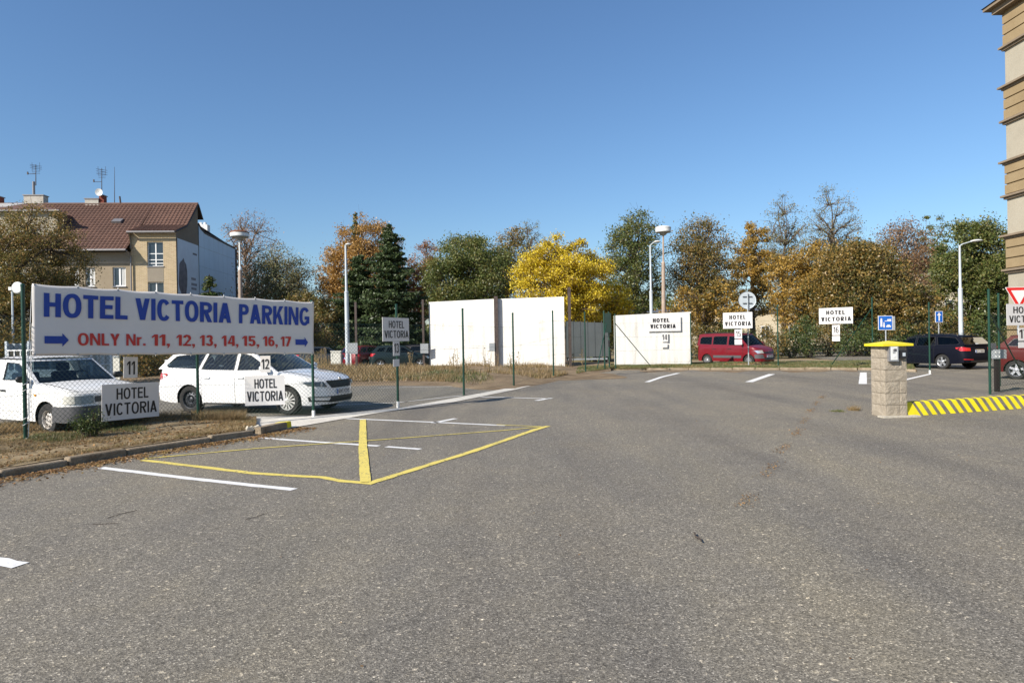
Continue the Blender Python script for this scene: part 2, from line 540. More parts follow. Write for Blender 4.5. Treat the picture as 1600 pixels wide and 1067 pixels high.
class MB:
    """collects shapes of one part"""
    def __init__(s):
        s.v, s.f = [], []

    def add(s, vs, fs):
        k = len(s.v)
        s.v += [Vector(v) for v in vs]
        s.f += [tuple(i + k for i in f) for f in fs]
        return s

    def box(s, c, size, rz=0.0, rot=None):
        x, y, z = (q / 2 for q in size)
        m = rot if rot is not None else Matrix.Rotation(rz, 3, 'Z')
        vs = [Vector(c) + m @ Vector((a, b, d)) for a in (-x, x) for b in (-y, y) for d in (-z, z)]
        return s.add(vs, [(0, 1, 3, 2), (4, 6, 7, 5), (0, 4, 5, 1), (2, 3, 7, 6), (0, 2, 6, 4), (1, 5, 7, 3)])

    def span(s, x0, x1, y0, y1, z0, z1):
        return s.box(((x0 + x1) / 2, (y0 + y1) / 2, (z0 + z1) / 2), (abs(x1 - x0), abs(y1 - y0), abs(z1 - z0)))

    def tube(s, a, b, r0, r1=None, n=8, caps=True):
        r1 = r0 if r1 is None else r1
        a, b = Vector(a), Vector(b)
        d = (b - a)
        if d.length < 1e-6:
            return s
        q = d.normalized().to_track_quat('Z', 'Y').to_matrix()
        vs, fs = [], []
        for p, r in ((a, r0), (b, r1)):
            for i in range(n):
                t = 2 * math.pi * i / n
                vs.append(p + q @ Vector((r * math.cos(t), r * math.sin(t), 0)))
        for i in range(n):
            j = (i + 1) % n
            fs.append((i, j, n + j, n + i))
        if caps:
            fs.append(tuple(range(n - 1, -1, -1)))
            fs.append(tuple(range(n, 2 * n)))
        return s.add(vs, fs)

    def lathe(s, prof, n=20, c=(0, 0, 0), axis='z'):
        c = Vector(c)
        vs, fs = [], []
        for r, z in prof:
            for i in range(n):
                t = 2 * math.pi * i / n
                p = Vector((r * math.cos(t), r * math.sin(t), z))
                if axis == 'y':
                    p = Vector((p.x, z, p.y))
                if axis == 'x':
                    p = Vector((z, p.x, p.y))
                vs.append(c + p)
        for k in range(len(prof) - 1):
            for i in range(n):
                j = (i + 1) % n
                fs.append((k * n + i, k * n + j, (k + 1) * n + j, (k + 1) * n + i))
        return s.add(vs, fs)

    def prism(s, poly, z0, z1):
        n = len(poly)
        vs = [(p[0], p[1], z0) for p in poly] + [(p[0], p[1], z1) for p in poly]
        fs = [tuple(range(n - 1, -1, -1)), tuple(range(n, 2 * n))]
        fs += [(i, (i + 1) % n, n + (i + 1) % n, n + i) for i in range(n)]
        return s.add(vs, fs)

    def grid(s, P):
        n, m = len(P), len(P[0])
        vs = [p for row in P for p in row]
        fs = [(i * m + j, i * m + j + 1, (i + 1) * m + j + 1, (i + 1) * m + j) for i in range(n - 1) for j in range(m - 1)]
        return s.add(vs, fs)

    def build(s, name, mat, parent=None, smooth=False, angle=40):
        return mesh_obj(name, s.v, s.f, mat, parent, smooth, None, angle)


def tag(o, label=None, cat=None, group=None, kind=None):
    if label: o['label'] = label
    if cat: o['category'] = cat
    if group: o['group'] = group
    if kind: o['kind'] = kind
    return o


def thing(name, label, cat, loc=(0, 0, 0), rz=0.0, group=None):
    o = bpy.data.objects.new(name, None)
    o.empty_display_size = .2
    o.location = loc
    o.rotation_euler = (0, 0, rz)
    link(o)
    return tag(o, label, cat, group)


def sheet(name, pts, z, mat, parent=None, kind='structure', cut=0, thick=0):
    """flat polygon of ground"""
    pts = [Vector((p[0], p[1], 0)) for p in pts]
    tri = tessellate_polygon([pts])
    if thick:
        mb = MB()
        mb.prism(pts, z - thick, z)
        o = mb.build(name, mat, parent)
    else:
        tri = [t if (pts[t[1]] - pts[t[0]]).cross(pts[t[2]] - pts[t[0]]).z > 0 else t[::-1] for t in tri]
        o = mesh_obj(name, [(p.x, p.y, z) for p in pts], [tuple(t) for t in tri], mat, parent)
    if kind: o['kind'] = kind
    return o


# heavy sans lettering: every glyph is a set of strokes in a box (width, 0..1)
def _rect(x0, x1, y0, y1):
    return ([(x0, y0), (x1, y0), (x1, y1), (x0, y1)], [(0, 1, 2, 3)])


def _quad(*p):
    return (list(p), [(0, 1, 2, 3)])


def _arc(cx, cy, rx, ry, sx, sy, a0, a1, n=18, e=2.3):
    v = []
    for i in range(n + 1):
        a = R(a0 + (a1 - a0) * i / n)
        c, s_ = math.cos(a), math.sin(a)
        k = (abs(c) ** e + abs(s_) ** e) ** (-1 / e)
        v.append((cx + rx * c * k, cy + ry * s_ * k))
        v.append((cx + (rx - sx) * c * k, cy + (ry - sy) * s_ * k))
    return (v, [(2 * i, 2 * i + 2, 2 * i + 3, 2 * i + 1) for i in range(n)])


def glyph(c, s, t):
    """(width, strokes) with stem s and bar t"""
    r, q, a = _rect, _quad, _arc
    w = {'I': s, '1': .34, 'L': .5, 'E': .54, 'T': .58, 'V': .66, 'A': .68, 'O': .70, 'C': .64, 'G': .68, 'R': .64, 'P': .58, 'K': .66, 'N': .64, 'H': .62,
         'Y': .64, 'r': .38, '.': s, ',': s, 'S': .56, 'B': .58, 'D': .62}.get(c, .52)
    d = s * 1.12
    if c == 'H': g = [r(0, s, 0, 1), r(w - s, w, 0, 1), r(s, w - s, .5 - t / 2 + .02, .5 + t / 2 + .02)]
    elif c == 'O': g = [a(w / 2, .5, w / 2, .515, s, t, 0, 360, 36)]
    elif c == 'T': g = [r(0, w, 1 - t, 1), r(w / 2 - s / 2, w / 2 + s / 2, 0, 1 - t)]
    elif c == 'E': g = [r(0, s, 0, 1), r(s, w, 1 - t, 1), r(s, w, 0, t), r(s, w * .93, .5 - t / 2 + .02, .5 + t / 2 + .02)]
    elif c == 'L': g = [r(0, s, 0, 1), r(s, w, 0, t)]
    elif c == 'I': g = [r(0, s, 0, 1)]
    elif c == 'V': g = [q((0, 1), (w / 2 - d * .5, 0), (w / 2 + d * .5, 0), (d, 1)), q((w - d, 1), (w / 2 - d * .5, 0), (w / 2 + d * .5, 0), (w, 1))]
    elif c == 'A': g = [q((0, 0), (d, 0), (w / 2 + d * .5, 1), (w / 2 - d * .5, 1)), q((w - d, 0), (w, 0), (w / 2 + d * .5, 1), (w / 2 - d * .5, 1)), r(w * .22, w * .78, .2, .2 + t)]
    elif c == 'C': g = [a(w / 2, .5, w / 2, .515, s, t, 38, 322, 30)]
    elif c == 'G': g = [a(w / 2, .5, w / 2, .515, s, t, 38, 318, 30), r(w - s, w, .1, .5), r(w * .52, w - s, .5 - t, .5)]
    elif c in 'RPB':
        bt = .44 if c != 'B' else .49
        m = (1 + bt) / 2
        g = [r(0, s, 0, 1), r(s, w * .5, 1 - t, 1), r(s, w * .5, bt, bt + t), a(w * .5, m, w * .5, (1 - bt) / 2, s, t, -90, 90, 14)]
        if c == 'R': g.append(q((w - d * 1.08, 0), (w, 0), (w * .5 + d * .5, bt + .02), (w * .5 - d * .5, bt + .02)))
        if c == 'B': g += [r(s, w * .5, 0, t), a(w * .5, .265, w * .52, .265, s, t, -90, 90, 14)]
    elif c == 'K': g = [r(0, s, 0, 1), q((s, .28), (s, .5), (w - d * 1.15, 1), (w - .0, 1)), q((w - d * 1.1, 0), (w, 0), (s + d * 1.0, .62), (s + .08, .42))]
    elif c == 'N':
        w = .68
        s = s * .92
        g = [r(0, s, 0, 1), r(w - s, w, 0, 1), q((s * .1, 1), (w - s * 1.15, 0), (w - s * .1, 0), (s * 1.15, 1))]
    elif c == 'Y': g = [q((0, 1), (w / 2 - s / 2, .42), (w / 2 + s / 2, .42), (d, 1)), q((w - d, 1), (w / 2 - s / 2, .42), (w / 2 + s / 2, .42), (w, 1)), r(w / 2 - s / 2, w / 2 + s / 2, 0, .42)]
    elif c == 'r': g = [r(0, s, 0, .73), a(w * .82, .44, w * .82 - .0, .30, s, t, 80, 150, 8)]
    elif c == '.': g = [r(0, s, 0, s)]
    elif c == ',': g = [r(0, s, 0, s), q((s * .55, 0), (s, 0), (s * .5, -.2), (s * .1, -.2))]
    elif c == '1': g = [r(w - s, w, 0, 1), q((0, .66), (w - s, .82), (w - s, 1), (w * .0, .82))]
    elif c == '2': g = [a(w / 2, .70, w / 2, .31, s, t, -25, 170, 16), q((0, 0), (s * 1.2, t * .9), (w, .62), (w - s * 1.1, .56)), r(0, w, 0, t)]
    elif c == '3': g = [a(w / 2, .735, w * .46, .275, s, t, -90, 165, 16), a(w / 2, .275, w / 2, .285, s, t, -165, 90, 16)]
    elif c == '4': g = [r(w * .62, w * .62 + s, 0, 1), r(0, w, .2, .2 + t), q((0, .2 + t * .6), (s * .9, .2 + t * .6), (w * .66, 1), (w * .62 - s * .3, 1))]
    elif c == '5': g = [r(w * .06, w * .94, 1 - t, 1), r(w * .06, w * .06 + s * .9, .48, 1 - t), a(w / 2, .325, w / 2, .335, s, t, -160, 140, 18)]
    elif c == '6': g = [a(w / 2, .325, w / 2, .335, s, t, 0, 360, 24), a(w / 2, .5, w / 2, .515, s, t, 45, 180, 12), r(0, s, .3, .5)]
    elif c == '7': g = [r(0, w, 1 - t, 1), q((w * .12, 0), (w * .12 + s * 1.1, 0), (w, 1 - t), (w - s * 1.15, 1 - t))]
    elif c == '9': g = [a(w / 2, .675, w / 2, .335, s, t, 0, 360, 24), a(w / 2, .5, w / 2, .515, s, t, 225, 360, 12), r(w - s, w, .5, .7)]
    elif c == '0': g = [a(w / 2, .5, w / 2, .515, s, t, 0, 360, 30)]
    elif c == '8': g = [a(w / 2, .735, w * .46, .275, s, t, 0, 360, 22), a(w / 2, .275, w / 2, .285, s, t, 0, 360, 22)]
    elif c == 'S': g = [a(w / 2, .735, w * .48, .275, s, t, 20, 270, 16), a(w / 2, .275, w / 2, .285, s, t, -160, 90, 16)]
    elif c == 'D': g = [r(0, s, 0, 1), r(s, w * .4, 1 - t, 1), r(s, w * .4, 0, t), a(w * .4, .5, w * .6, .5, s, t, -90, 90, 18)]
    elif c == ' ': return .3, []
    else: g = [r(0, w, 0, 1)]
    return w, g


def text_geo(body, s=.19, gap=.07):
    """u, v, layer, faces of a word in a unit box; v may dip below 0 for commas"""
    x, V, F = 0.0, [], []
    k = 0
    for c in body:
        w, g = glyph(c, s, s * .86)
        for vs, fs in g:
            m = len(V)
            ar = sum((vs[f[i - 1]][0] * vs[f[i]][1] - vs[f[i]][0] * vs[f[i - 1]][1]) for f in fs for i in range(len(f)))
            V += [(x + a, b, k) for a, b in vs]
            F += [tuple(i + m for i in (f if ar > 0 else f[::-1])) for f in fs]
            k = (k + 1) % 4
        x += w + gap
    x -= gap
    return [(a / x, b, k) for a, b, k in V], F


_cap = {}


def words(items, name, mat, parent, fmap, bold=.19, gap=.07, lift=.0004):
    """items: (text, x0, x1, z0, z1) in local units; fmap maps (x, z, lift) to a 3-D point; every letter group one print"""
    mb = MB()
    for body, x0, x1, z0, z1 in items:
        key = (body, bold, gap)
        if key not in _cap:
            _cap[key] = text_geo(body, bold, gap)
        V, F = _cap[key]
        mb.add([fmap(x0 + a * (x1 - x0), z0 + b * (z1 - z0), k * lift) for a, b, k in V], F)
    return mb.build(name, mat, parent)


def flat(y):
    return lambda x, z, l=0: Vector((x, y - l, z))


rng = np.random.default_rng(7)
random.seed(7)


# ---------------------------------------------------------------- cars
class Car:
    """x forward, y to the left, z up; root on the ground midway between the axles"""
    def __init__(s, **k):
        s.__dict__.update(k)

    def hw(s, x):
        w = s.W / 2
        w *= 1 - .025 * max(0, x / s.nose) ** 2 - .02 * max(0, x / s.tail) ** 2
        x0 = s.nose - s.fr
        if x > x0:
            t = min(1, (x - x0) / s.fr)
            return w * max(0, 1 - t ** s.fn) ** (1 / s.fn)
        x0 = s.tail + s.rr
        if x < x0:
            t = min(1, (x0 - x) / s.rr)
            return w * max(0, 1 - t ** s.rn) ** (1 / s.rn)
        return w

    def prof(s, z):
        return float(np.interp(z, s.pz, s.pw))

    def top(s, x):
        return float(np.interp(x, s.tx, s.tz))

    def bot(s, x):
        z = float(np.interp(x, s.bx, s.bz))
        for xw in (s.wb / 2, -s.wb / 2):
            d = abs(x - xw)
            if d < s.ra:
                z = max(z, s.wr + math.sqrt(s.ra ** 2 - d * d) * .98)
        return z

    def warp(s, x, y, z):
        x0 = s.nose - s.fr
        if x > x0:
            t = (x - x0) / s.fr
            x += float(np.interp(z, s.fz, s.fx)) * t * t
        x0 = s.tail + s.rr
        if x < x0:
            t = (x0 - x) / s.rr
            x += float(np.interp(z, s.rz_, s.rx)) * t * t
        return Vector((x, y, z))

    def S(s, x, z, sd, off=.004):
        return s.warp(x, sd * (s.hw(x) * s.prof(z) + off), z)

    def F(s, y, z, off=.006):
        q = min(.9999, abs(y) / (s.W / 2 * .975 * s.prof(z)))
        x = s.nose - s.fr + s.fr * (1 - q ** s.fn) ** (1 / s.fn)
        return s.warp(x, y, z) + Vector((off, 0, 0)) + Vector((0, math.copysign(off * q, y), 0))

    def B(s, y, z, off=.006):
        q = min(.9999, abs(y) / (s.W / 2 * .98 * s.prof(z)))
        x = s.tail + s.rr - s.rr * (1 - q ** s.rn) ** (1 / s.rn)
        return s.warp(x, y, z) - Vector((off, 0, 0)) + Vector((0, math.copysign(off * q, y), 0))

    def patch(s, fn, q, nu=8, nv=4, **kw):
        """q: four (a,b) corners bl, br, tr, tl"""
        P = []
        for j in range(nv + 1):
            row = []
            v = j / nv
            for i in range(nu + 1):
                u = i / nu
                a = (1 - v) * ((1 - u) * q[0][0] + u * q[1][0]) + v * ((1 - u) * q[3][0] + u * q[2][0])
                b = (1 - v) * ((1 - u) * q[0][1] + u * q[1][1]) + v * ((1 - u) * q[3][1] + u * q[2][1])
                row.append(fn(a, b, **kw))
            P.append(row)
        return P

    def put(s, name, mat, fn, qs, parent=None, nu=8, nv=3, thick=.012, **kw):
        mb = MB()
        for q in qs:
            P = s.patch(fn, q, nu, nv, **kw)
            mb.grid(P)
        o = mb.build(name, mat, parent or s.root, True)
        return o

    def build(s, root, paint):
        s.root = root
        # ---- shell
        xs = set()
        for a, b, n in ((s.tail + s.rr, s.nose - s.fr, 26),):
            xs |= {round(a + (b - a) * i / n, 4) for i in range(n + 1)}
        for i in range(1, 15):
            t = math.sin(math.pi / 2 * i / 14)
            xs.add(round(s.nose - s.fr + s.fr * t, 4))
            xs.add(round(s.tail + s.rr - s.rr * t, 4))
        for xw in (s.wb / 2, -s.wb / 2):
            for i in range(0, 17):
                xs.add(round(xw + s.ra * math.cos(math.pi * i / 16), 4))
            xs.add(round(xw + s.ra + .003, 4))
            xs.add(round(xw - s.ra - .003, 4))
        for d in s.doors:
            for e in d:
                xs.add(round(e - .006, 4)); xs.add(round(e + .006, 4))
        xs = sorted(xs)
        out = [xs[0]]
        gapx = [e for d in s.doors for e in d]
        for x in xs[1:]:
            near_gap = any(abs(abs(x - e) - .006) < 1e-3 for e in gapx)
            if x - out[-1] > .0025 and not (any(abs(x - e) < .0055 for e in gapx)):
                out.append(x)
        xs = out
        if xs[-1] != s.nose: xs.append(s.nose)
        fr = [0, .12, .26, .42, .58, .72, .84, .93]
        rows_n = 2 + len(fr) + 2 + 4
        V = []
        for x in xs:
            zb, zt = s.bot(x), s.top(x)
            hw = max(s.hw(x), .0)
            r = min(.05, (zt - zb) * .3)
            half = [(0, zb), (hw * s.prof(zb) * .9, zb)]
            for f in fr:
                z = zb + (zt - r - zb) * f
                half.append((hw * s.prof(z), z))
            y1 = hw * s.prof(zt)
            half.append((y1 - min(r * .12, y1), zt - r * .35))
            half.append((y1 - min(r * .9, y1 * .5), zt))
            yy = y1 - min(r * .9, y1 * .5)
            crown = s.crown if x > s.cabin[1] else .0
            for f in (.75, .5, .25, 0):
                half.append((yy * f, zt + crown * (1 - f * f) * min(1, hw / (s.W / 2))))
            V.append(half)
        nh = len(V[0])
        verts, ring = [], 2 * nh - 1
        for x, half in zip(xs, V):
            full = [(y, z) for y, z in half] + [(-y, z) for y, z in half[-2::-1]]
            for y, z in full:
                verts.append(s.warp(x, y, z))
        n = len(verts) // ring
        body_f, mi = [], []
        doors = {}
        belt_lo, belt_hi = 2, 2 + len(fr) + 1
        for i in range(n - 1):
            xm = (xs[i] + xs[i + 1]) / 2
            w = xs[i + 1] - xs[i]
            di = None
            for k, d in enumerate(s.doors):
                if d[0] < xm < d[1] and abs(xm - d[0]) > .0055 and abs(xm - d[1]) > .0055:
                    di = k
            gap = any(abs(xm - e) < .0055 for e in gapx)
            for j in range(ring - 1):
                jj = j if j < nh - 1 else ring - 2 - j
                q = (i * ring + j, (i + 1) * ring + j, (i + 1) * ring + j + 1, i * ring + j + 1)
                side = 0 if j < nh - 1 else 1
                if belt_lo <= jj < belt_hi and di is not None:
                    doors.setdefault((di, side), []).append(q)
                    continue
                body_f.append(q)
                if jj < 2:
                    mi.append(1)
                elif gap and jj < belt_hi:
                    mi.append(1)
                elif jj >= belt_hi - 0 and s.cabin[0] < xm < s.cabin[1]:
                    mi.append(2)
                else:
                    mi.append(0)
        mesh_obj('body', verts, body_f, [paint, M['under'], M['interior']], root, True, mi, 50)
        for (k, sd), fs in doors.items():
            idx = sorted({a for q in fs for a in q})
            rm = {a: b for b, a in enumerate(idx)}
            d = mesh_obj('door', [verts[a] for a in idx], [tuple(rm[a] for a in q) for q in fs], paint, root, True, None, 50)
            sgn = 1 if sd == 0 else -1
            hx = s.doors[k][0] + .16
            mb = MB()
            p = s.S(hx, s.handle_z, sgn)
            mb.box(p + Vector((0, sgn * .012, 0)), (.17, .03, .028))
            mb.build('handle', s.handle_mat or paint, d)
        s.greenhouse(paint)
        s.inner()
        s.wheels()
        return root

    def greenhouse(s, paint):
        A, B_, C, D = s.A, s.B_, s.C, s.D
        zb = lambda x: s.top(x) - .012
        yb, yr = s.W / 2 * s.gw0, s.W / 2 * s.gw1
        z0, z1 = A[1], max(B_[1], C[1])

        def Y(z):
            return yb + (yr - yb) * (z - z0) / (z1 - z0)
        lower = []
        nseg = 8
        for i in range(nseg + 1):
            x = D[0] + (A[0] - D[0]) * i / nseg
            z = D[1] + (zb(D[0]) - D[1]) if i == 0 else zb(x)
            lower.append((x, zb(x)))
        # roof line points between C and B (arc)
        roof = []
        for i in range(9):
            u = i / 8
            x = B_[0] + (C[0] - B_[0]) * u
            z = B_[1] + (C[1] - B_[1]) * u + s.arc * 4 * u * (1 - u)
            roof.append((x, z))
        outer = lower + roof
        windows = s.windows
        polys = [[Vector((x, z, 0)) for x, z in outer]] + [[Vector((x, z, 0)) for x, z in w] for w in windows]
        flatp = [p for q in polys for p in q]
        tris = tessellate_polygon(polys)
        for sd in (1, -1):
            vs = [Vector((p.x, sd * Y(p.y), p.y)) for p in flatp]
            inn = [v - Vector((0, sd * .03, 0)) for v in vs]
            fs = [tuple(t) for t in tris] + [tuple(a + len(vs) for a in t) for t in tris]
            # rims of the openings
            k = len(outer)
            for w in windows:
                m = len(w)
                fs += [(k + i, k + (i + 1) % m, k + (i + 1) % m + len(vs), k + i + len(vs)) for i in range(m)]
                k += m
            mesh_obj('window_pillar', vs + inn, fs, paint, s.root)
            for w in windows:
                mb = MB()
                cx = sum(p[0] for p in w) / len(w); cz = sum(p[1] for p in w) / len(w)
                gv = [Vector((x, sd * (Y(z) - .012), z)) for x, z in w]
                mb.add(gv, [tuple(range(len(gv)))])
                mb.build('side_window', s.glass, s.root)
                # black rubber frame
                fbm = MB()
                m = len(w)
                o_ = [Vector((cx + (x - cx) * 1.0, sd * (Y(z) + .004), z)) for x, z in w]
                ins = []
                for x, z in w:
                    d = math.hypot(x - cx, z - cz)
                    f = 1 - .022 / d
                    ins.append(Vector((cx + (x - cx) * f, sd * (Y(cz + (z - cz) * f) + .004), cz + (z - cz) * f)))
                fbm.add(o_ + ins, [(i, (i + 1) % m, m + (i + 1) % m, m + i) for i in range(m)])
                fbm.build('window_seal', M['blackplastic'], s.root)
        # windscreen, rear window
        def glasspane(lo, hi, bul, name, frame):
            P = []
            ny, nz = 10, 4
            for j in range(nz + 1):
                v = j / nz
                x = lo[0] + (hi[0] - lo[0]) * v
                z = lo[1] + (hi[1] - lo[1]) * v
                row = []
                for i in range(ny + 1):
                    u = i / ny * 2 - 1
                    row.append(Vector((x + bul * (1 - u * u), u * (Y(z) - .002), z)))
                P.append(row)
            # frame strip around = outer minus inner
            inner = [(1, ny - 1), (1 if frame else 0, nz - 1)]
            gl, fm = MB(), MB()

            def pt(u, v):
                x = lo[0] + (hi[0] - lo[0]) * v
                z = lo[1] + (hi[1] - lo[1]) * v
                return Vector((x + bul * (1 - u * u), u * (Y(z) - .002), z))
            us = [-1, -.93, -.7, -.45, -.2, 0, .2, .45, .7, .93, 1]
            vs_ = [0, s.fv[0] if frame else .04, .35, .65, .93, 1]
            for a in range(len(us) - 1):
                for b in range(len(vs_) - 1):
                    q = [pt(us[a], vs_[b]), pt(us[a + 1], vs_[b]), pt(us[a + 1], vs_[b + 1]), pt(us[a], vs_[b + 1])]
                    edge = a in (0, len(us) - 2) or b in (0, len(vs_) - 2)
                    (fm if edge else gl).add(q, [(0, 1, 2, 3)])
            fm.build(name + '_frame', paint, s.root, True)
            gl.build(name, s.glass, s.root, True)
        s.Y = Y
        glasspane((A[0], A[1] - .02), B_, s.bulge, 'windscreen', False)
        glasspane((D[0], D[1] - .02), C, -s.bulge * .5, 'rear_window', True)
        # roof
        P = []
        nx = 10
        for i in range(nx + 1):
            u = i / nx
            x = B_[0] + (C[0] - B_[0]) * u
            z = B_[1] + (C[1] - B_[1]) * u + s.arc * 4 * u * (1 - u)
            row = []
            for j in range(13):
                t = j / 12 * 2 - 1
                bx = s.bulge * (1 - t * t) * (1 - u) - s.bulge * .5 * (1 - t * t) * u
                row.append(Vector((x + bx, t * (Y(z) + .004), z + .035 * (1 - abs(t) ** 3.0))))
            P.append(row)
        MB().grid(P).build('roof', paint, s.root, True, 60)

    def inner(s):
        for sx in s.seats:
            for y in (.36, -.36):
                mb = MB()
                mb.box((sx, y, s.A[1] + .02), (.13, .46, .30), rot=Matrix.Rotation(R(-12), 3, 'Y'))
                mb.box((sx - .05, y, s.A[1] + .26), (.09, .25, .17), rot=Matrix.Rotation(R(-12), 3, 'Y'))
                o = mb.build('seat', M['interior'], s.root)
                bv = o.modifiers.new('soft', 'BEVEL'); bv.width = .035; bv.segments = 3
        mb = MB()
        mb.box((s.A[0] - .3, 0, s.A[1] - .015), (.5, s.W * .8, .07))
        mb.build('dashboard', M['interior'], s.root)
        mb = MB()
        c = Vector((s.A[0] - .55, s.W * .2, s.A[1] + .02))
        for i in range(14):
            a, b = 2 * math.pi * i / 14, 2 * math.pi * (i + 1) / 14
            f = lambda t: c + Vector((.18 * math.sin(t) * .45, .18 * math.cos(t), .18 * math.sin(t) * .9))
            mb.tube(f(a), f(b), .016, n=5)
        mb.build('steering_wheel', M['interior'], s.root)

    def wheels(s):
        for k, xw in enumerate((s.wb / 2, -s.wb / 2)):
            for sd in (1, -1):
                s.wheel(xw, sd, s.rims[k])

    def wheel(s, xw, sd, style):
        r, yo = s.wr, s.W / 2 - .035
        rr = r * s.rimf
        c = Vector((xw, sd * yo, r))
        mb = MB()
        prof = [(rr, -.19), (r * .93, -.2), (r * .985, -.18), (r, -.14), (r, -.05), (r * .99, -.02), (r * .94, .0), (rr * 1.12, .004), (rr, -.006), (rr * .97, -.05)]
        mb.lathe([(a, b * sd) for a, b in prof], 32, c, 'y')
        t = mb.build('wheel', M['tyre'], s.root, True, 40)
        rim = MB()
        # barrel
        mat = {'cover': M['lampwhite'], 'steel': M['steelrim'], 'alloy': M['alloy'], 'white': M['whiterim'], 'cover_silver': M['alloy']}[style]
        rim.lathe([(rr, -.006 * sd), (rr * .96, -.012 * sd), (rr * .93, -.05 * sd), (rr * .9, -.12 * sd)], 32, c, 'y')
        dk = MB()
        dk.lathe([(rr * .93, -.10 * sd), (.01, -.10 * sd)], 24, c, 'y')
        if style in ('cover', 'cover_silver', 'alloy'):
            ns = 5 if style == 'alloy' else 13
            wdt = .060 if style == 'alloy' else .024
            for i in range(ns):
                a = 2 * math.pi * i / ns + .2
                d = Vector((math.cos(a), 0, math.sin(a)))
                q = Vector((-math.sin(a), 0, math.cos(a)))
                w0, w1 = wdt * 1.1, wdt
                if style != 'alloy': w0, w1 = wdt * .6, wdt * 1.25
                vs = []
                for dist, w in ((rr * .16, w0), (rr * .95, w1)):
                    for yy in (-.012, -.05):
                        for e in (-1, 1):
                            vs.append(c + d * dist + q * (w / 2 * e * 1.2) + Vector((0, sd * yy - (0 if dist > .1 else 0), 0)))
                rim.add(vs, [(0, 1, 5, 4), (2, 6, 7, 3), (0, 4, 6, 2), (1, 3, 7, 5), (4, 5, 7, 6), (0, 2, 3, 1)])
            rim.lathe([(rr * .27, -.05 * sd), (rr * .27, -.008 * sd), (rr * .2, .002 * sd), (.002, .004 * sd)], 18, c, 'y')
        else:
            rim.lathe([(rr * .92, -.08 * sd), (rr * .84, -.055 * sd), (rr * .62, -.045 * sd), (rr * .5, -.035 * sd), (rr * .3, -.075 * sd), (rr * .28, -.05 * sd), (rr * .14, -.03 * sd), (.002, -.03 * sd)], 28, c, 'y')
            for i in range(12 if style == 'steel' else 8):
                a = 2 * math.pi * i / (12 if style == 'steel' else 8)
                h = c + Vector((math.cos(a) * rr * .72, -.046 * sd, math.sin(a) * rr * .72))
                dk.tube(h, h + Vector((0, .006 * sd, 0)), .018, n=8)
            for i in range(5):
                a = 2 * math.pi * i / 5
                h = c + Vector((math.cos(a) * rr * .34, -.06 * sd, math.sin(a) * rr * .34))
                rim.tube(h, h + Vector((0, .03 * sd, 0)), .012, n=6)
        rim.build('rim', mat, t, True, 35)
        dk.build('brake_disc', M['under'], t)


def mirrors(c, paint, x, z, size=(.11, .2, .15)):
    for sd in (1, -1):
        mb = MB()
        y0 = c.W / 2 * .93
        p = Vector((x, sd * (y0 + .15), z))
        k = Vector(size)
        vs, fs = [], []
        nn = 8
        for j in range(7):
            a = -math.pi / 2 + math.pi * j / 6
            for i in range(nn):
                b = 2 * math.pi * i / nn
                q = Vector((math.cos(a) * math.cos(b), math.sin(a), math.cos(a) * math.sin(b)))
                q = Vector([math.copysign(abs(t) ** .7, t) for t in q])
                vs.append(p + Vector((q.x * k.x / 2, q.y * k.y / 2, q.z * k.z / 2)))
        for j in range(6):
            for i in range(nn):
                fs.append((j * nn + i, j * nn + (i + 1) % nn, (j + 1) * nn + (i + 1) % nn, (j + 1) * nn + i))
        mb.add(vs, fs)
        o = mb.build('side_mirror', paint, c.root, True, 60)
        a = MB().tube((x, sd * (y0 - .02), z - .07), (x, sd * (y0 + .1), z - .04), .03, .025, 6)
        a.build('mirror_arm', M['blackplastic'], o)


def plate(c, fn, y, z, txt, w=.52, h=.115, off=.02):
    p = fn(y, z, off=off)
    sx = 1 if fn == c.F else -1
    mb = MB().box(p, (.012, w, h))
    o = mb.build('number_plate', M['signwhite'], c.root)
    e = MB().box(p + Vector((sx * .007, -sx * w * .455, 0)), (.003, w * .085, h * .96))
    e.build('blue_band', M['roadblue'], o)
    fm = lambda a, b, l=0: Vector((p.x + sx * (.009 + l), p.y + sx * a, p.z + b))
    words([(txt, -w * .38, w * .46, -h * .3, h * .3)], 'lettering', M['black'], o, fm, .12, .10)


def bonnet_line(c, x0, x1, fy):
    for sd in (1, -1):
        mb = MB()
        pts = []
        for i in range(9):
            x = x0 + (x1 - x0) * i / 8
            hw, zt = c.hw(x), c.top(x)
            y = hw * c.prof(zt) * fy
            pts.append(c.warp(x, sd * y, zt + c.crown * (1 - fy * fy) * hw / (c.W / 2) + .002))
        for a, b in zip(pts, pts[1:]):
            mb.tube(a, b, .0045, n=4, caps=False)
        mb.build('bonnet_gap', M['under'], c.root)


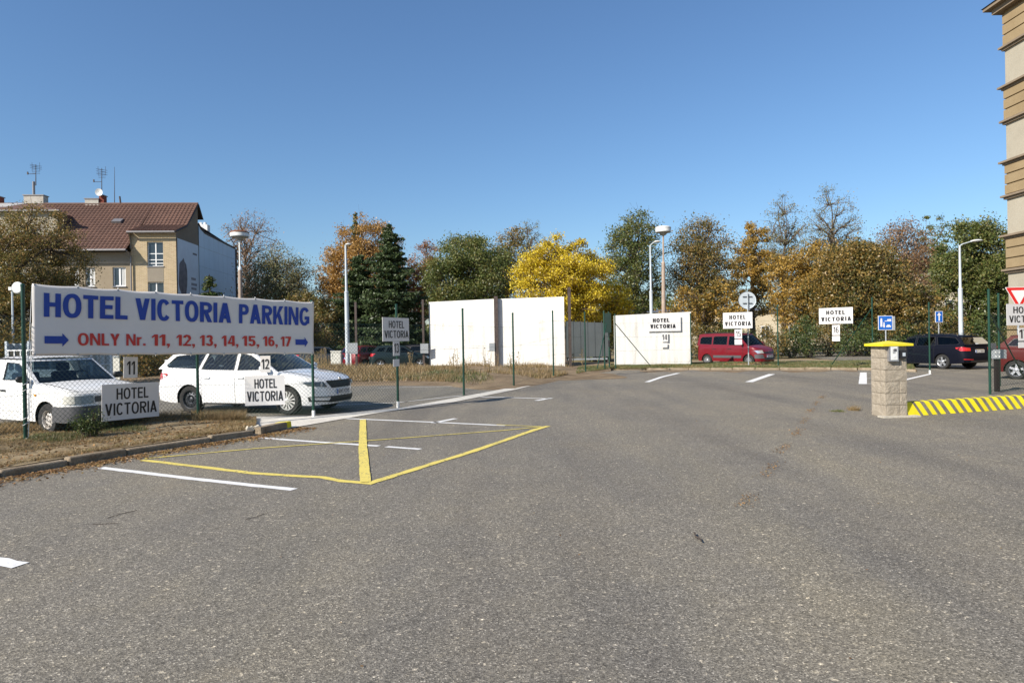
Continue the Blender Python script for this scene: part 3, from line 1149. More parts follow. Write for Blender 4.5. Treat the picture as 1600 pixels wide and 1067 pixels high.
# -- estate car (white one and the navy one share the shape)
def estate(root, paint, glass, rims, txt):
    c = Car(L=4.66, W=1.80, wb=2.686, nose=2.22, tail=-2.42, wr=.318, ra=.365, rimf=.66, fr=.95, fn=3.0, rr=.55, rn=4.5,
            pz=[.15, .28, .5, .72, .9, 1.05], pw=[.93, .97, .995, .998, .975, .93],
            tx=[-2.42, -2.3, -1.2, .2, 1.05, 1.5, 1.85, 2.05, 2.16, 2.22], tz=[1.05, 1.05, 1.01, .96, .955, .90, .84, .78, .73, .70],
            bx=[-2.42, -1.9, -1.4, 1.4, 1.95, 2.22], bz=[.32, .24, .22, .22, .20, .22],
            fz=[.2, .35, .55, .70, .85, .95], fx=[-.03, .03, .0, -.03, -.12, -.16],
            rz_=[.3, .5, .62, .75, 1.05], rx=[-.0, -.03, -.02, .05, .10],
            doors=[(-.98, -.03), (-.03, 1.0)], cabin=(-2.2, 1.02), crown=.045, handle_z=.83, handle_mat=None,
            A=(1.08, .955), B_=(.32, 1.395), C=(-2.0, 1.36), D=(-2.31, 1.04), arc=.065, bulge=.12,
            gw0=.925, gw1=.74, fv=(.12,),
            windows=[[(.86, 1.0), (.60, 1.17), (.28, 1.345), (-.02, 1.385), (-.02, .99)],
                     [(-.09, .995), (-.09, 1.39), (-.5, 1.405), (-.92, 1.39), (-1.05, 1.02), (-.9, 1.005)],
                     [(-1.12, 1.03), (-.99, 1.385), (-1.5, 1.375), (-1.86, 1.34), (-2.1, 1.12), (-2.02, 1.06)]],
            seats=[-.25, -1.15], rims=rims, glass=glass)
    c.build(root, paint)
    # front
    g = c.put('grille', M['blackplastic'], c.F, [[(-.38, .575), (.38, .575), (.50, .735), (-.50, .735)]])
    mb = MB()
    for i in range(15):
        y = -.43 + .86 * i / 14
        a, b = c.F(y * .86, .585, .014), c.F(y, .725, .014)
        mb.tube(a, b, .006, n=4)
    mb.build('grille_bar', M['trim'], g)
    mb = MB()
    n = 12
    for i in range(n):
        y0, y1 = -.5 + i / n, -.5 + (i + 1) / n
        mb.tube(c.F(y0, .742, .012), c.F(y1, .742, .012), .008, n=5)
    mb.build('chrome_strip', M['chrome'], g)
    p = c.F(0, .77, .02)
    MB().lathe([(.045, -.01), (.045, .006), (.03, .014), (.001, .015)], 16, p, 'x').build('badge', M['chrome'], c.root, True)
    for sd in (1, -1):
        h = c.put('headlight', M['lensdark'], c.F, [[(sd * .50, .60), (sd * .80, .64), (sd * .855, .735), (sd * .56, .725)]], off=.010)
        for yy, r in ((.61, .05), (.73, .042)):
            p = c.F(sd * yy, .665, .012)
            MB().lathe([(r, 0), (r * .8, .01), (r * .3, .012), (.001, .014)], 14, p, 'x').build('lamp', M['lens'], h, True)
        c.put('fog_lamp', M['lens'], c.F, [[(sd * .47, .30), (sd * .76, .32), (sd * .78, .39), (sd * .44, .375)]], off=.012)
    c.put('lower_grille', M['blackplastic'], c.F, [[(-.46, .255), (.46, .255), (.40, .395), (-.40, .395)], [(.42, .265), (.78, .29), (.80, .40), (.38, .395)],
                                                    [(-.78, .29), (-.42, .265), (-.38, .395), (-.80, .40)]], off=.007, nu=12)
    plate(c, c.F, 0, .485, txt)
    bonnet_line(c, 1.12, 2.02, .80)
    # rear
    for sd in (1, -1):
        c.put('tail_light', M['redlens'], c.B, [[(sd * .50, .78), (sd * .86, .78), (sd * .87, .93), (sd * .50, .91)]], off=.01)
        c.put('tail_light', M['redlens'], c.S, [[(-2.33, .78), (-2.14, .84), (-2.20, .95), (-2.36, .93)]], sd=sd, off=.006)
        c.put('reflector', M['redlens'], c.B, [[(sd * .45, .40), (sd * .82, .42), (sd * .82, .45), (sd * .45, .43)]], off=.01)
    plate(c, c.B, 0, .76, txt)
    MB().box(c.B(0, .84, .012), (.02, .5, .022)).build('tailgate_trim', M['chrome'], c.root)
    c.put('rear_bumper_lip', M['blackplastic'], c.B, [[(-.6, .3), (.6, .3), (.55, .38), (-.55, .38)]], off=.008)
    mirrors(c, paint, .82, 1.04)
    for sd in (1, -1):
        mb = MB()
        pts = [Vector((.1 - 1.95 * i / 8, sd * .615, 1.455 + .055 * 4 * (i / 8 * .9 + .05) * (1 - i / 8 * .9 - .05))) for i in range(9)]
        for a, b in zip(pts, pts[1:]):
            mb.tube(a, b, .014, n=6)
        mb.tube(pts[0], pts[0] - Vector((-.05, 0, .05)), .014, n=6)
        mb.tube(pts[-1], pts[-1] - Vector((.05, 0, .06)), .014, n=6)
        mb.build('roof_rail', M['blackplastic'], c.root, True)
    for sd in (1, -1):
        c.put('sill_trim', M['blackplastic'], c.S, [[(-.95, .215), (.93, .215), (.93, .25), (-.95, .25)]], sd=sd)
    return c


def van(root, paint):
    c = Car(L=4.14, W=1.72, wb=2.69, nose=2.06, tail=-2.06, wr=.305, ra=.36, rimf=.62, fr=.75, fn=2.9, rr=.35, rn=5,
            pz=[.15, .28, .5, .72, .95, 1.15], pw=[.95, .98, .995, 1, .985, .95],
            tx=[-2.06, -1.5, .9, 1.3, 1.6, 1.85, 1.98, 2.06], tz=[1.14, 1.13, 1.10, 1.08, 1.02, .95, .88, .82],
            bx=[-2.06, -1.9, 1.95, 2.06], bz=[.32, .26, .24, .26],
            fz=[.2, .35, .55, .75, 1.0], fx=[-.02, .03, .0, -.05, -.12],
            rz_=[.3, .5, .7, 1.1], rx=[-.0, -.03, .0, .02],
            doors=[(-.98, .02), (.02, 1.02)], cabin=(-1.95, 1.1), crown=.06, handle_z=.93, handle_mat=M['blackplastic'],
            A=(1.30, 1.08), B_=(.58, 1.73), C=(-1.93, 1.74), D=(-2.02, 1.13), arc=.03, bulge=.11,
            gw0=.95, gw1=.80, fv=(.05,),
            windows=[[(1.02, 1.12), (.58, 1.55), (.50, 1.6), (.08, 1.62), (.08, 1.13)],
                     [(-.02, 1.15), (-.02, 1.62), (-.88, 1.62), (-.95, 1.56), (-.95, 1.17)],
                     [(-1.03, 1.17), (-1.03, 1.6), (-1.72, 1.6), (-1.84, 1.5), (-1.84, 1.2)]],
            seats=[.0, -.95], rims=('cover_silver', 'cover_silver'), glass=M['carglassdark'])
    c.build(root, paint)
    for sd in (1, -1):
        h = c.put('headlight', M['lens'], c.F, [[(sd * .42, .70), (sd * .72, .68), (sd * .80, .84), (sd * .48, .86)]], off=.012)
        c.put('bumper_corner', M['trim'], c.F, [[(sd * .42, .42), (sd * .79, .42), (sd * .80, .62), (sd * .5, .64)]], off=.012)
        c.put('tail_light', M['redlens'], c.S, [[(-2.03, .85), (-1.95, .85), (-1.95, 1.3), (-2.03, 1.3)]], sd=sd)
        c.put('side_trim', M['trim'], c.S, [[(-.9, .44), (.92, .44), (.92, .58), (-.9, .58)]], sd=sd, off=.01)
    g = c.put('grille', M['blackplastic'], c.F, [[(-.40, .69), (.40, .69), (.44, .76), (-.44, .76)]], off=.008)
    c.put('lower_grille', M['blackplastic'], c.F, [[(-.44, .36), (.44, .36), (.40, .47), (-.40, .47)]], off=.008)
    MB().tube(c.F(0, .80, .02) - Vector((0, .06, .03)), c.F(0, .80, .02) + Vector((0, 0, .035)), .008).tube(c.F(0, .80, .02) + Vector((0, .06, -.03)), c.F(0, .80, .02) + Vector((0, 0, .035)), .008).build('badge', M['chrome'], c.root)
    plate(c, c.F, 0, .53, '4A2 1183')
    mirrors(c, paint, 1.0, 1.2, (.12, .2, .2))
    for sd in (1, -1):
        mb = MB()
        mb.tube((.3, sd * .6, 1.81), (-1.6, sd * .6, 1.81), .016, n=6)
        for x in (.3, -.6, -1.6):
            mb.tube((x, sd * .6, 1.81), (x, sd * .6, 1.76), .016, n=6)
        mb.build('roof_rail', M['blackplastic'], c.root)
    return c


def pickup(root, paint):
    c = Car(L=4.1, W=1.64, wb=2.45, nose=1.98, tail=-2.1, wr=.29, ra=.345, rimf=.58, fr=.62, fn=3.6, rr=.25, rn=6,
            pz=[.15, .28, .5, .72, .9, 1.05], pw=[.95, .98, .995, 1, .975, .945],
            tx=[-2.1, -.9, -.7, .75, 1.2, 1.6, 1.85, 1.93, 1.98], tz=[1.12, 1.12, .95, .94, .90, .845, .79, .76, .73],
            bx=[-2.1, -1.9, 1.8, 1.98], bz=[.36, .26, .24, .27],
            fz=[.2, .35, .5, .56, .8], fx=[.0, .04, .04, .0, -.03],
            rz_=[.3, .5, .7, 1.1], rx=[0, 0, 0, 0],
            doors=[(-.30, .80)], cabin=(-.75, .85), crown=.035, handle_z=.80, handle_mat=M['blackplastic'],
            A=(.88, .945), B_=(.22, 1.37), C=(-.62, 1.40), D=(-.72, .95), arc=.015, bulge=.10,
            gw0=.93, gw1=.80, fv=(.1,),
            windows=[[(.66, .99), (.26, 1.26), (.16, 1.31), (-.26, 1.33), (-.26, .99)]],
            seats=[-.22], rims=('white', 'white'), glass=M['carglass'])
    c.build(root, paint)
    for sd in (1, -1):
        h = c.put('headlight', M['lensmid'], c.F, [[(sd * .38, .575), (sd * .66, .575), (sd * .66, .715), (sd * .38, .715)]], off=.012)
        c.put('turn_signal', M['cabinet'], c.F, [[(sd * .66, .575), (sd * .77, .58), (sd * .765, .71), (sd * .66, .715)]], off=.013)
        p = c.S(1.0 - .2, .72, sd, .008)
        p = c.S(.93, .73, sd, .008)
        MB().box(p, (.055, .016, .04)).build('side_repeater', M['amber'], c.root)
        c.put('bumper_side', M['trim'], c.S, [[(1.225 + .35, .25), (1.94, .25), (1.94, .53), (1.225 + .35, .53)]], sd=sd, off=.012)
    c.put('front_bumper', M['trim'], c.F, [[(-.80, .25), (.80, .25), (.80, .535), (-.80, .535)]], off=.022, nu=24)
    g = c.put('grille', M['trim'], c.F, [[(-.36, .60), (.36, .60), (.36, .70), (-.36, .70)]], off=.01)
    MB().box(c.F(0, .65, .02), (.02, .09, .09)).build('badge', M['blackplastic'], g)
    bonnet_line(c, .95, 1.86, .86)
    mb = MB()
    for a in (-.36, .36):
        mb.box((1.1, a * .8, .945 - .03), (.03, .36, .008))
    mb.build('bonnet_vent', M['blackplastic'], c.root)
    mirrors(c, M['blackplastic'], .68, 1.02, (.09, .2, .13))
    # black roof edge strip
    mb = MB()
    for sd in (1, -1):
        mb.tube((.20, sd * .675, 1.385), (-.62, sd * .675, 1.405), .012, n=6)
    mb.build('roof_gutter', M['blackplastic'], c.root)
    c.put('door_moulding', M['carwhite2'], c.S, [[(-.28, .42), (.78, .42), (.78, .44), (-.28, .44)]], sd=-1, off=.012)
    return c


def hatch(root, paint, rims=('alloy', 'alloy'), glass=None):
    c = Car(L=3.9, W=1.68, wb=2.46, nose=1.98, tail=-1.9, wr=.305, ra=.35, rimf=.66, fr=.8, fn=2.8, rr=.45, rn=3.5,
            pz=[.15, .28, .5, .72, .9, 1.05], pw=[.94, .975, .995, 1, .98, .93],
            tx=[-1.9, -1.2, .75, 1.15, 1.5, 1.75, 1.9, 1.98], tz=[1.05, 1.03, .98, .95, .89, .80, .72, .66],
            bx=[-1.9, -1.7, 1.8, 1.98], bz=[.32, .24, .22, .24],
            fz=[.2, .35, .5, .7, .9], fx=[-.02, .03, .02, -.03, -.12],
            rz_=[.3, .5, .7, 1.1], rx=[0, -.03, 0, .1],
            doors=[(-.86, .0), (.0, .86)], cabin=(-1.75, .88), crown=.05, handle_z=.85, handle_mat=None,
            A=(.98, .965), B_=(.25, 1.41), C=(-1.4, 1.40), D=(-1.8, 1.03), arc=.05, bulge=.11,
            gw0=.93, gw1=.76, fv=(.1,),
            windows=[[(.74, 1.0), (.24, 1.34), (.04, 1.37), (.04, 1.01)], [(-.03, 1.01), (-.03, 1.38), (-.75, 1.37), (-.9, 1.04)],
                     [(-1.0, 1.06), (-.86, 1.36), (-1.3, 1.33), (-1.5, 1.1)]],
            seats=[-.25, -1.0], rims=rims, glass=glass or M['carglassdark'])
    c.build(root, paint)
    for sd in (1, -1):
        c.put('headlight', M['lens'], c.F, [[(sd * .42, .58), (sd * .74, .62), (sd * .78, .76), (sd * .5, .70)]], off=.01)
        c.put('tail_light', M['redlens'], c.B, [[(sd * .55, .80), (sd * .80, .80), (sd * .80, .98), (sd * .55, .98)]], off=.01)
        c.put('tail_light', M['redlens'], c.S, [[(-1.84, .8), (-1.66, .86), (-1.68, .96), (-1.84, .96)]], sd=sd, off=.006)
    c.put('grille', M['blackplastic'], c.F, [[(-.3, .57), (.3, .57), (.34, .66), (-.34, .66)]])
    c.put('lower_grille', M['blackplastic'], c.F, [[(-.5, .26), (.5, .26), (.45, .4), (-.45, .4)]])
    plate(c, c.F, 0, .47, '1AB 4402')
    plate(c, c.B, 0, .7, '1AB 4402')
    mirrors(c, paint, .72, 1.05)
    return c


def car_at(name, label, cat, px, py, heading, xw, sd, group=None, z=0.0, depth=None, wb=2.69, track=.78):
    """root position so that the wheel at (xw, sd) touches the ground seen at px,py"""
    P = gp(px, py, z)
    if depth:
        P = dp(px, py, depth); P.z = z
    h = R(heading)
    off = Matrix.Rotation(h, 3, 'Z') @ Vector((xw, sd * track, 0))
    return thing(name, label, cat, P - off, h, group)


# ================================================================ the ground
def poly(pts, z=0.0):
    return [gp(x, y, z) for x, y in pts]


def grid_ground(name, front, back, n, mat, amp=.03, zf=.0, zb=.0, seed=1, rim=True, prof=None):
    """bumpy ground between two polylines"""
    def samp(line, u):
        L = [0]
        for a, b in zip(line, line[1:]):
            L.append(L[-1] + (b - a).length)
        t = u * L[-1]
        for k in range(len(line) - 1):
            if t <= L[k + 1] + 1e-9:
                f = (t - L[k]) / max(1e-9, L[k + 1] - L[k])
                return line[k].lerp(line[k + 1], f)
        return line[-1].copy()
    r = np.random.default_rng(seed)
    ph = r.uniform(0, 6, 12); fq = r.uniform(.5, 5, 12); an = r.uniform(0, 6.28, 12)

    def bump(x, y):
        return sum(math.sin(fq[i] * (x * math.cos(an[i]) + y * math.sin(an[i])) + ph[i]) / (1 + fq[i]) for i in range(12)) * amp
    P = []
    nu, nv = n
    for j in range(nv + 1):
        v = j / nv
        row = []
        for i in range(nu + 1):
            u = i / nu
            p = samp(front, u).lerp(samp(back, u), v)
            zz = zf + (zb - zf) * (v if prof is None else prof(v))
            e = min(1, 6 * min(v, 1 - v, 1))
            p.z = zz + bump(p.x, p.y) * e
            row.append(p)
        P.append(row)
    o = MB().grid(P).build(name, mat, None, True)
    o['kind'] = 'structure'
    return o, P


def V2(x, y):
    return Vector((x, y, 0))


g = sheet('ground', [V2(-600, -60), V2(600, -60), V2(600, 900), V2(-600, 900)], -.06, M['lawn'])
LOT_L = [(-420, 830), (-120, 770), (0, 746), (200, 711), (330, 690), (400, 679), (456, 669), (594, 644), (712, 627), (806, 608), (862, 597), (905, 585), (955, 579), (1010, 578)]
lot = poly(LOT_L)
lot = [V2(-9.5, 1), V2(-9.5, -14), V2(45, -14), V2(45, 60), V2(22, 60), V2(18.6, 33.0)] + [gp(1430, 580), gp(1340, 578), gp(1180, 578)] + lot[::-1]
sheet('car_park_asphalt', lot, 0.0, M['asphalt'])
rear = poly([(-400, 800), (0, 720), (400, 665), (594, 646), (712, 628), (806, 609), (750, 609), (700, 603), (600, 602), (500, 604), (220, 596), (-200, 592), (-900, 590)])
sheet('rear_car_park_asphalt', rear + [V2(-40, 14)], -.005, M['asphalt2'])
# concrete strip along the fence
strip = poly([(330, 690), (400, 679), (456, 669), (594, 645), (712, 628), (806, 609), (830, 603), (803, 605), (728, 619), (625, 638), (497, 650), (380, 652), (250, 660)], .0)
sheet('concrete_strip', strip, .012, M['concrete'])
# rear lane, path and verge
sheet('rear_lane_asphalt', [V2(-60, 40), V2(-60, 56), V2(4, 54), V2(4, 40)], -.03, M['asphalt2'])
sheet('gravel_path', [V2(8, 34), V2(8, 46), V2(24, 43), V2(21, 33.5)], -.02, M['path'])
vf = [gp(900, 586), gp(955, 579), gp(1010, 578), gp(1180, 578), gp(1340, 578), gp(1432, 581)]
vb = [dp(905, 560, 36.5), dp(960, 560, 36.5), dp(1080, 560, 36.5), dp(1210, 560, 36.5), dp(1330, 560, 36), dp(1418, 560, 35)]
for p in vf + vb: p.z = 0
_, VERGE = grid_ground('grass_verge', vf, vb, (90, 20), M['lawn'], .02, .06, .12, 3, prof=lambda v: math.sin(min(1, v * 2.2) * math.pi / 2) * 1.6)
# left bank between the old kerb and the fence
bf = poly([(-420, 826), (-120, 767), (0, 743), (200, 708), (330, 688), (399, 677)], .0)
bb = poly([(-420, 700), (-120, 684), (0, 674), (160, 664), (300, 656), (401, 655)], .0)
_, BANK = grid_ground('grass_bank', bf, bb, (130, 34), M['bank'], .025, .09, .06, 5)
_, RISE = grid_ground('weedy_rise', poly([(-900, 588), (-200, 591), (220, 596), (500, 604), (600, 602), (700, 603), (750, 609), (806, 609), (862, 598), (905, 587), (955, 580)]),
                      [V2(-75, 40), V2(-38, 40), V2(-24, 40), V2(-13, 38), V2(-9, 37), V2(-5, 36.5), V2(-2, 36.5), V2(0, 36.5), V2(1.5, 36.5), V2(3.2, 36.4), V2(5, 36.2)],
                      (160, 26), M['soil'], .035, -.01, .30, 8, prof=lambda v: min(1, v * 1.6) ** .8)


def paint_line(pts, w, mat, name='painted_line', z=.005, jit=.006, seed=0):
    r = random.Random(len(pts) * 7 + int(pts[0][0]) + seed)
    P = [gp(x, y) for x, y in pts]
    L, Rr = [], []
    fine = []
    for a, b in zip(P, P[1:]):
        n = max(2, int((b - a).length / .12))
        fine += [a.lerp(b, i / n) for i in range(n)]
    fine.append(P[-1])
    vs = []
    for i, p in enumerate(fine):
        d = (fine[min(i + 1, len(fine) - 1)] - fine[max(i - 1, 0)]).normalized()
        nn = Vector((-d.y, d.x, 0))
        ww = w if not isinstance(w, tuple) else w[0] + (w[1] - w[0]) * i / (len(fine) - 1)
        vs.append((p + nn * (ww / 2 + r.uniform(-jit, jit)), p - nn * (ww / 2 + r.uniform(-jit, jit))))
    mb = MB()
    mb.grid([[Vector((a.x, a.y, z)), Vector((b.x, b.y, z))] for a, b in vs][::1])
    o = mb.build(name, mat)
    o['kind'] = 'structure'
    return o


W_ = M['white_line']
Y_ = M['yellow_line']
paint_line([(157, 731), (300, 748), (400, 759), (460, 765)], .115, W_, 'stall_line')
paint_line([(405, 684), (500, 691), (592, 697)], .11, W_, 'stall_line')
paint_line([(604, 698), (657, 702)], .105, W_, 'stall_line')
paint_line([(540, 654), (660, 659), (790, 665)], .11, W_, 'stall_line')
paint_line([(676, 661), (712, 654)], .12, W_, 'stall_mark')
paint_line([(750, 620), (861, 623)], .11, W_, 'stall_line')
paint_line([(838, 626), (861, 622)], .14, W_, 'stall_mark')
paint_line([(1011, 597), (1034, 589), (1060, 583)], .19, W_, 'stall_line')
paint_line([(1170, 597), (1190, 590), (1206, 584.5)], .26, W_, 'stall_line')
paint_line([(1412, 594), (1453, 584.5)], .16, W_, 'stall_line')
paint_line([(1032, 597), (1228, 598)], .012, W_, 'chalk_line')
paint_line([(-60, 872), (34, 883)], (.24, .13), W_, 'stall_line', jit=.018)
paint_line([(1348, 600), (1349, 582)], .24, W_, 'bay_number', seed=1)
for y in (583.5, 591.5, 599.5):
    paint_line([(1352, y), (1372, y)], .09, W_, 'bay_number', z=.0065, seed=2)
paint_line([(1371, 600), (1372, 582)], .2, W_, 'bay_number', seed=3)
paint_line([(222, 719), (300, 728), (400, 740), (470, 744), (505, 746), (535, 752), (578, 755)], .105, Y_, 'yellow_line', jit=.01)
paint_line([(572, 757), (640, 736), (740, 705), (838, 671), (856, 666)], .115, Y_, 'yellow_line', z=.0065, jit=.01)
paint_line([(226, 717), (400, 701), (600, 687), (790, 672.5), (846, 667)], .055, Y_, 'yellow_line', z=.008, jit=.006)
paint_line([(776, 664), (846, 667)], .05, Y_, 'yellow_line', z=.0095)
paint_line([(567, 656), (567, 700), (571, 754)], .125, Y_, 'yellow_line', z=.011, jit=.004)
paint_line([(500, 634), (620, 629), (722, 618)], .07, W_, 'rear_stall_line', z=.003)
paint_line([(200, 656), (330, 653)], .1, W_, 'rear_stall_line', z=.003)
paint_line([(590, 606), (706, 603.5)], .07, W_, 'rear_stall_line', z=.003)


# kerb stones
def kerb_run(pts, name, w=.14, h=.10, step=1.0, mat='kerb', back=True):
    root = thing(name, None, None)
    root['kind'] = 'structure'
    r = random.Random(4)
    for a, b in zip(pts, pts[1:]):
        d = b - a
        n = max(1, round(d.length / step))
        u = d.normalized()
        ang = math.atan2(u.y, u.x)
        for i in range(n):
            p = a.lerp(b, (i + .5) / n)
            l = d.length / n - .012
            nn = Vector((-u.y, u.x, 0))
            m = Matrix.Rotation(ang + r.uniform(-.02, .02), 3, 'Z') @ Matrix.Rotation(r.uniform(-.08, .08), 3, 'X') @ Matrix.Rotation(r.uniform(-.016, .016), 3, 'Y')
            mb = MB()
            mb.box(p + nn * (w / 2 + r.uniform(-.006, .006)) + Vector((0, 0, h / 2 - .05 + r.uniform(-.022, .008))), (l, w, h + .1), rot=m)
            o = mb.build('kerb_stone', M[mat], root)
            bv = o.modifiers.new('worn', 'BEVEL'); bv.width = .032; bv.segments = 3
    return root


kerb_run(poly([(-420, 830), (-120, 770), (0, 746), (200, 711), (330, 690), (398, 680)]), 'old_kerb')
kerb_run([gp(1010, 578), gp(1180, 578), gp(1340, 578), gp(1431, 581)], 'far_kerb', .12, .11, 1.0)
kerb_run([gp(955, 579), gp(1008, 578)], 'far_kerb', .12, .08, 1.0)
# broken kerb end with a yellow painted tip
t = thing('broken_kerb_piece', 'short concrete kerb piece with a yellow painted tip at the end of the grass bank', 'kerb', gp(405, 678))
a, b = gp(407, 679) - t.location, gp(456, 668) - t.location
ang = math.atan2(b.y - a.y, b.x - a.x)
u = (b - a).normalized(); nn = Vector((-u.y, u.x, 0))
L = (b - a).length
rm = Matrix.Rotation(ang, 3, 'Z') @ Matrix.Rotation(R(-6), 3, 'X')
o = MB().box(a + u * (L * .44) + nn * .14 + Vector((0, 0, .05)), (L * .84, .28, .13), rot=rm).build('concrete_body', M['kerb'], t)
bv = o.modifiers.new('worn', 'BEVEL'); bv.width = .02; bv.segments = 2
o = MB().box(a + u * (L * .92) + nn * .14 + Vector((0, 0, .052)), (L * .155, .285, .132), rot=rm).build('yellow_tip', M['yellow_kerb'], t)
bv = o.modifiers.new('worn', 'BEVEL'); bv.width = .02; bv.segments = 2
mb = MB()
r_ = random.Random(3)
for i in range(7):
    c = Vector((-.12 + r_.uniform(-.1, .1), .06 + r_.uniform(-.1, .1), .04 + r_.uniform(0, .05)))
    mb.box(c, (r_.uniform(.08, .17), r_.uniform(.06, .14), r_.uniform(.04, .1)), rot=Matrix.Rotation(r_.uniform(0, 3), 3, 'Z') @ Matrix.Rotation(r_.uniform(-.6, .6), 3, 'X'))
mb.build('broken_chunk', M['footing'], t)

# striped kerb on the right
A_, B__ = gp(1420, 651), gp(1668, 634)
t = thing('striped_kerb', 'low sloping concrete kerb with yellow diagonal stripes running from the stone pillar', 'kerb', A_, math.atan2(B__.y - A_.y, B__.x - A_.x))
LK = (B__ - A_).length


def kprof(x, s):
    """s 0..1 up the front face, 1..2 over the top"""
    wob = .008 * math.sin(x * 3.1) + .005 * math.sin(x * 9)
    if s <= 1:
        return Vector((x, .0 + .10 * s + wob, .0 + .255 * s))
    return Vector((x, .10 + (s - 1) * .13 + wob, .255 + .01 * (s - 1)))


x = 0
while x < LK - .1:
    l = min(.995, LK - x)
    mb = MB()
    P = []
    for i in range(7):
        xx = x + l * i / 6
        P.append([Vector((xx, 0, -.02)), kprof(xx, 0), kprof(xx, .5), kprof(xx, .93), kprof(xx, 1.08), kprof(xx, 1.5), kprof(xx, 2), Vector((xx, .30, -.02))])
    mb.grid(P)
    k = len(P[0])
    mb.f.append(tuple(range(k - 1, -1, -1)))
    mb.f.append(tuple(range(6 * k, 7 * k)))
    mb.build('kerb_stone', M['footing2'], t)
    x += 1.0
i = 0
x = .0
while x < LK - .3:
    mb = MB()
    P = []
    w = .20 if i == 0 else .128
    for s in (0.02, .25, .5, .75, .93, 1.08, 1.4, 1.75, 1.97):
        sh = .0 if s > 1 else .11 * (1 - s)
        row = []
        for q in range(4):
            xx = x + (0 if i == 0 else sh) + (w + (sh if i == 0 else 0)) * q / 3 - (s - 1) * .05 * (s > 1) * 0
            p = kprof(xx, s)
            row.append(p + Vector((0, -.003, .003)))
        P.append(row)
    mb.grid(P)
    mb.build('yellow_stripe', M['yellow_kerb'], t)
    x += .27 if i == 0 else random.uniform(.222, .242)
    i += 1


# ================================================================ fences
def wire_mesh(root, a, b, z0, z1, gap=.085, r=.0015):
    """diamond mesh between ground points a and b (local coordinates)"""
    L = (b - a).length
    u = (b - a).normalized()
    h = z1 - z0
    q = []
    n = Vector((-u.y, u.x, 0))
    vs, fs = [], []
    for sg in (1, -1):
        k = -h
        while k < L:
            x0, x1 = max(0, k), min(L, k + h)
            if x1 - x0 > .01:
                if sg > 0:
                    p, w = (x0, x0 - k), (x1, x1 - k)
                else:
                    p, w = (x0, h - (x0 - k)), (x1, h - (x1 - k))
                P0 = a + u * p[0] + Vector((0, 0, z0 + p[1])) + n * (.001 * sg)
                P1 = a + u * w[0] + Vector((0, 0, z0 + w[1])) + n * (.001 * sg)
                s1 = Vector((0, 0, r)) + u * r * -sg
                m = len(vs)
                for P in (P0, P1):
                    vs += [P + s1, P - s1 * .5 + n * r, P - s1 * .5 - n * r]
                fs += [(m, m + 1, m + 4, m + 3), (m + 1, m + 2, m + 5, m + 4), (m + 2, m, m + 3, m + 5)]
            k += gap
    o = mesh_obj('wire_mesh', vs, fs, M['greenwire'], root)
    o['kind'] = 'stuff'
    return o


def fence(name, label, posts, meshz=(.05, 2.0), height=2.5, foot=(), gap=.085, wires=(.1, .7, 1.35, 2.0), r=.0015, braces=(), skip=()):
    o0 = posts[0].copy()
    root = thing(name, label, 'fence', o0)
    lp = [p - o0 for p in posts]
    for k, p in enumerate(lp):
        hh = height[k] if isinstance(height, (list, tuple)) else height
        mb = MB()
        z = p.z
        mb.tube((p.x, p.y, z - .1), (p.x, p.y, z + hh), .03, .03, 10)
        mb.lathe([(.034, 0), (.034, .03), (.02, .045), (.001, .05)], 10, (p.x, p.y, z + hh - .01))
        po = mb.build('post', M['green'], root, True)
        if k in foot:
            MB().tube((p.x, p.y, z - .05), (p.x, p.y, z + .14), .036, n=10).build('post_foot', M['rope'], po, True)
    for k in range(len(lp) - 1):
        if k in skip: continue
        a, b = lp[k].copy(), lp[k + 1].copy()
        za = min(a.z, b.z)
        a.z = b.z = 0
        wire_mesh(root, a, b, za + meshz[0], za + meshz[1], gap, r * 1.2 if (a.y + b.y) / 2 + o0.y < 18 else r * .6)
    mb = MB()
    for k in range(len(lp) - 1):
        if k in skip: continue
        for w in wires:
            mb.tube(lp[k] + Vector((0, 0, w)), lp[k + 1] + Vector((0, 0, w)), .0028 if r < .0025 else .004, n=4, caps=False)
    mb.build('tension_wire', M['greenwire'], root)
    for a, b in braces:
        MB().tube(a - o0, b - o0, .02, n=8).build('brace', M['green'], root, True)
    return root


FA = [gp(40, 683, .12), gp(310, 654, .06), gp(490, 651, .01), gp(622, 636, .01), gp(725, 616.5, .01), gp(803, 604, .0), gp(865, 583, .28), gp(915, 577, .30)]
FA0 = gp(40, 683, .12) + (gp(40, 683, .12) - gp(310, 654, .06)); FA0.z = .12
fence('chain_link_fence', 'green chain link fence between the two car parks carrying the big banner', [FA0] + FA, foot=(3, 4), height=[2.5, 2.5, 2.42, 2.47, 2.45, 2.48, 2.46, 2.35, 2.35])
gate0 = gp(945, 575, .30)
FB = [gp(1080, 568, .24), gp(1216, 568, .25), gp(1364, 571, .22)]
fe = gp(1453, 584, 0)
fence('chain_link_fence', 'green chain link fence along the far grass verge behind sign 15 and sign 16',
      [gp(962, 572, .26)] + FB + [fe], height=[2.4, 2.45, 2.7, 2.85, 2.7], gap=.16, r=.0011, foot=(4,),
      braces=[(gp(1364, 571, .22) + Vector((0, 0, 2.45)), gp(1300, 569, .2)), (gp(962, 572, .26) + Vector((.0, -.05, 2.0)), gp(1016, 571, .22))])
FC = [gp(1562, 603, 0), gp(1547, 616, 0), gp(1660, 610, 0)]
fence('chain_link_fence', 'green chain link fence at the right edge in front of the dark red car', FC, height=[2.65, 2.62, 2.6], gap=.09, skip=(0,),
      braces=[(FC[1] + Vector((0, 0, 2.1)), gp(1606, 600, 0.02))])

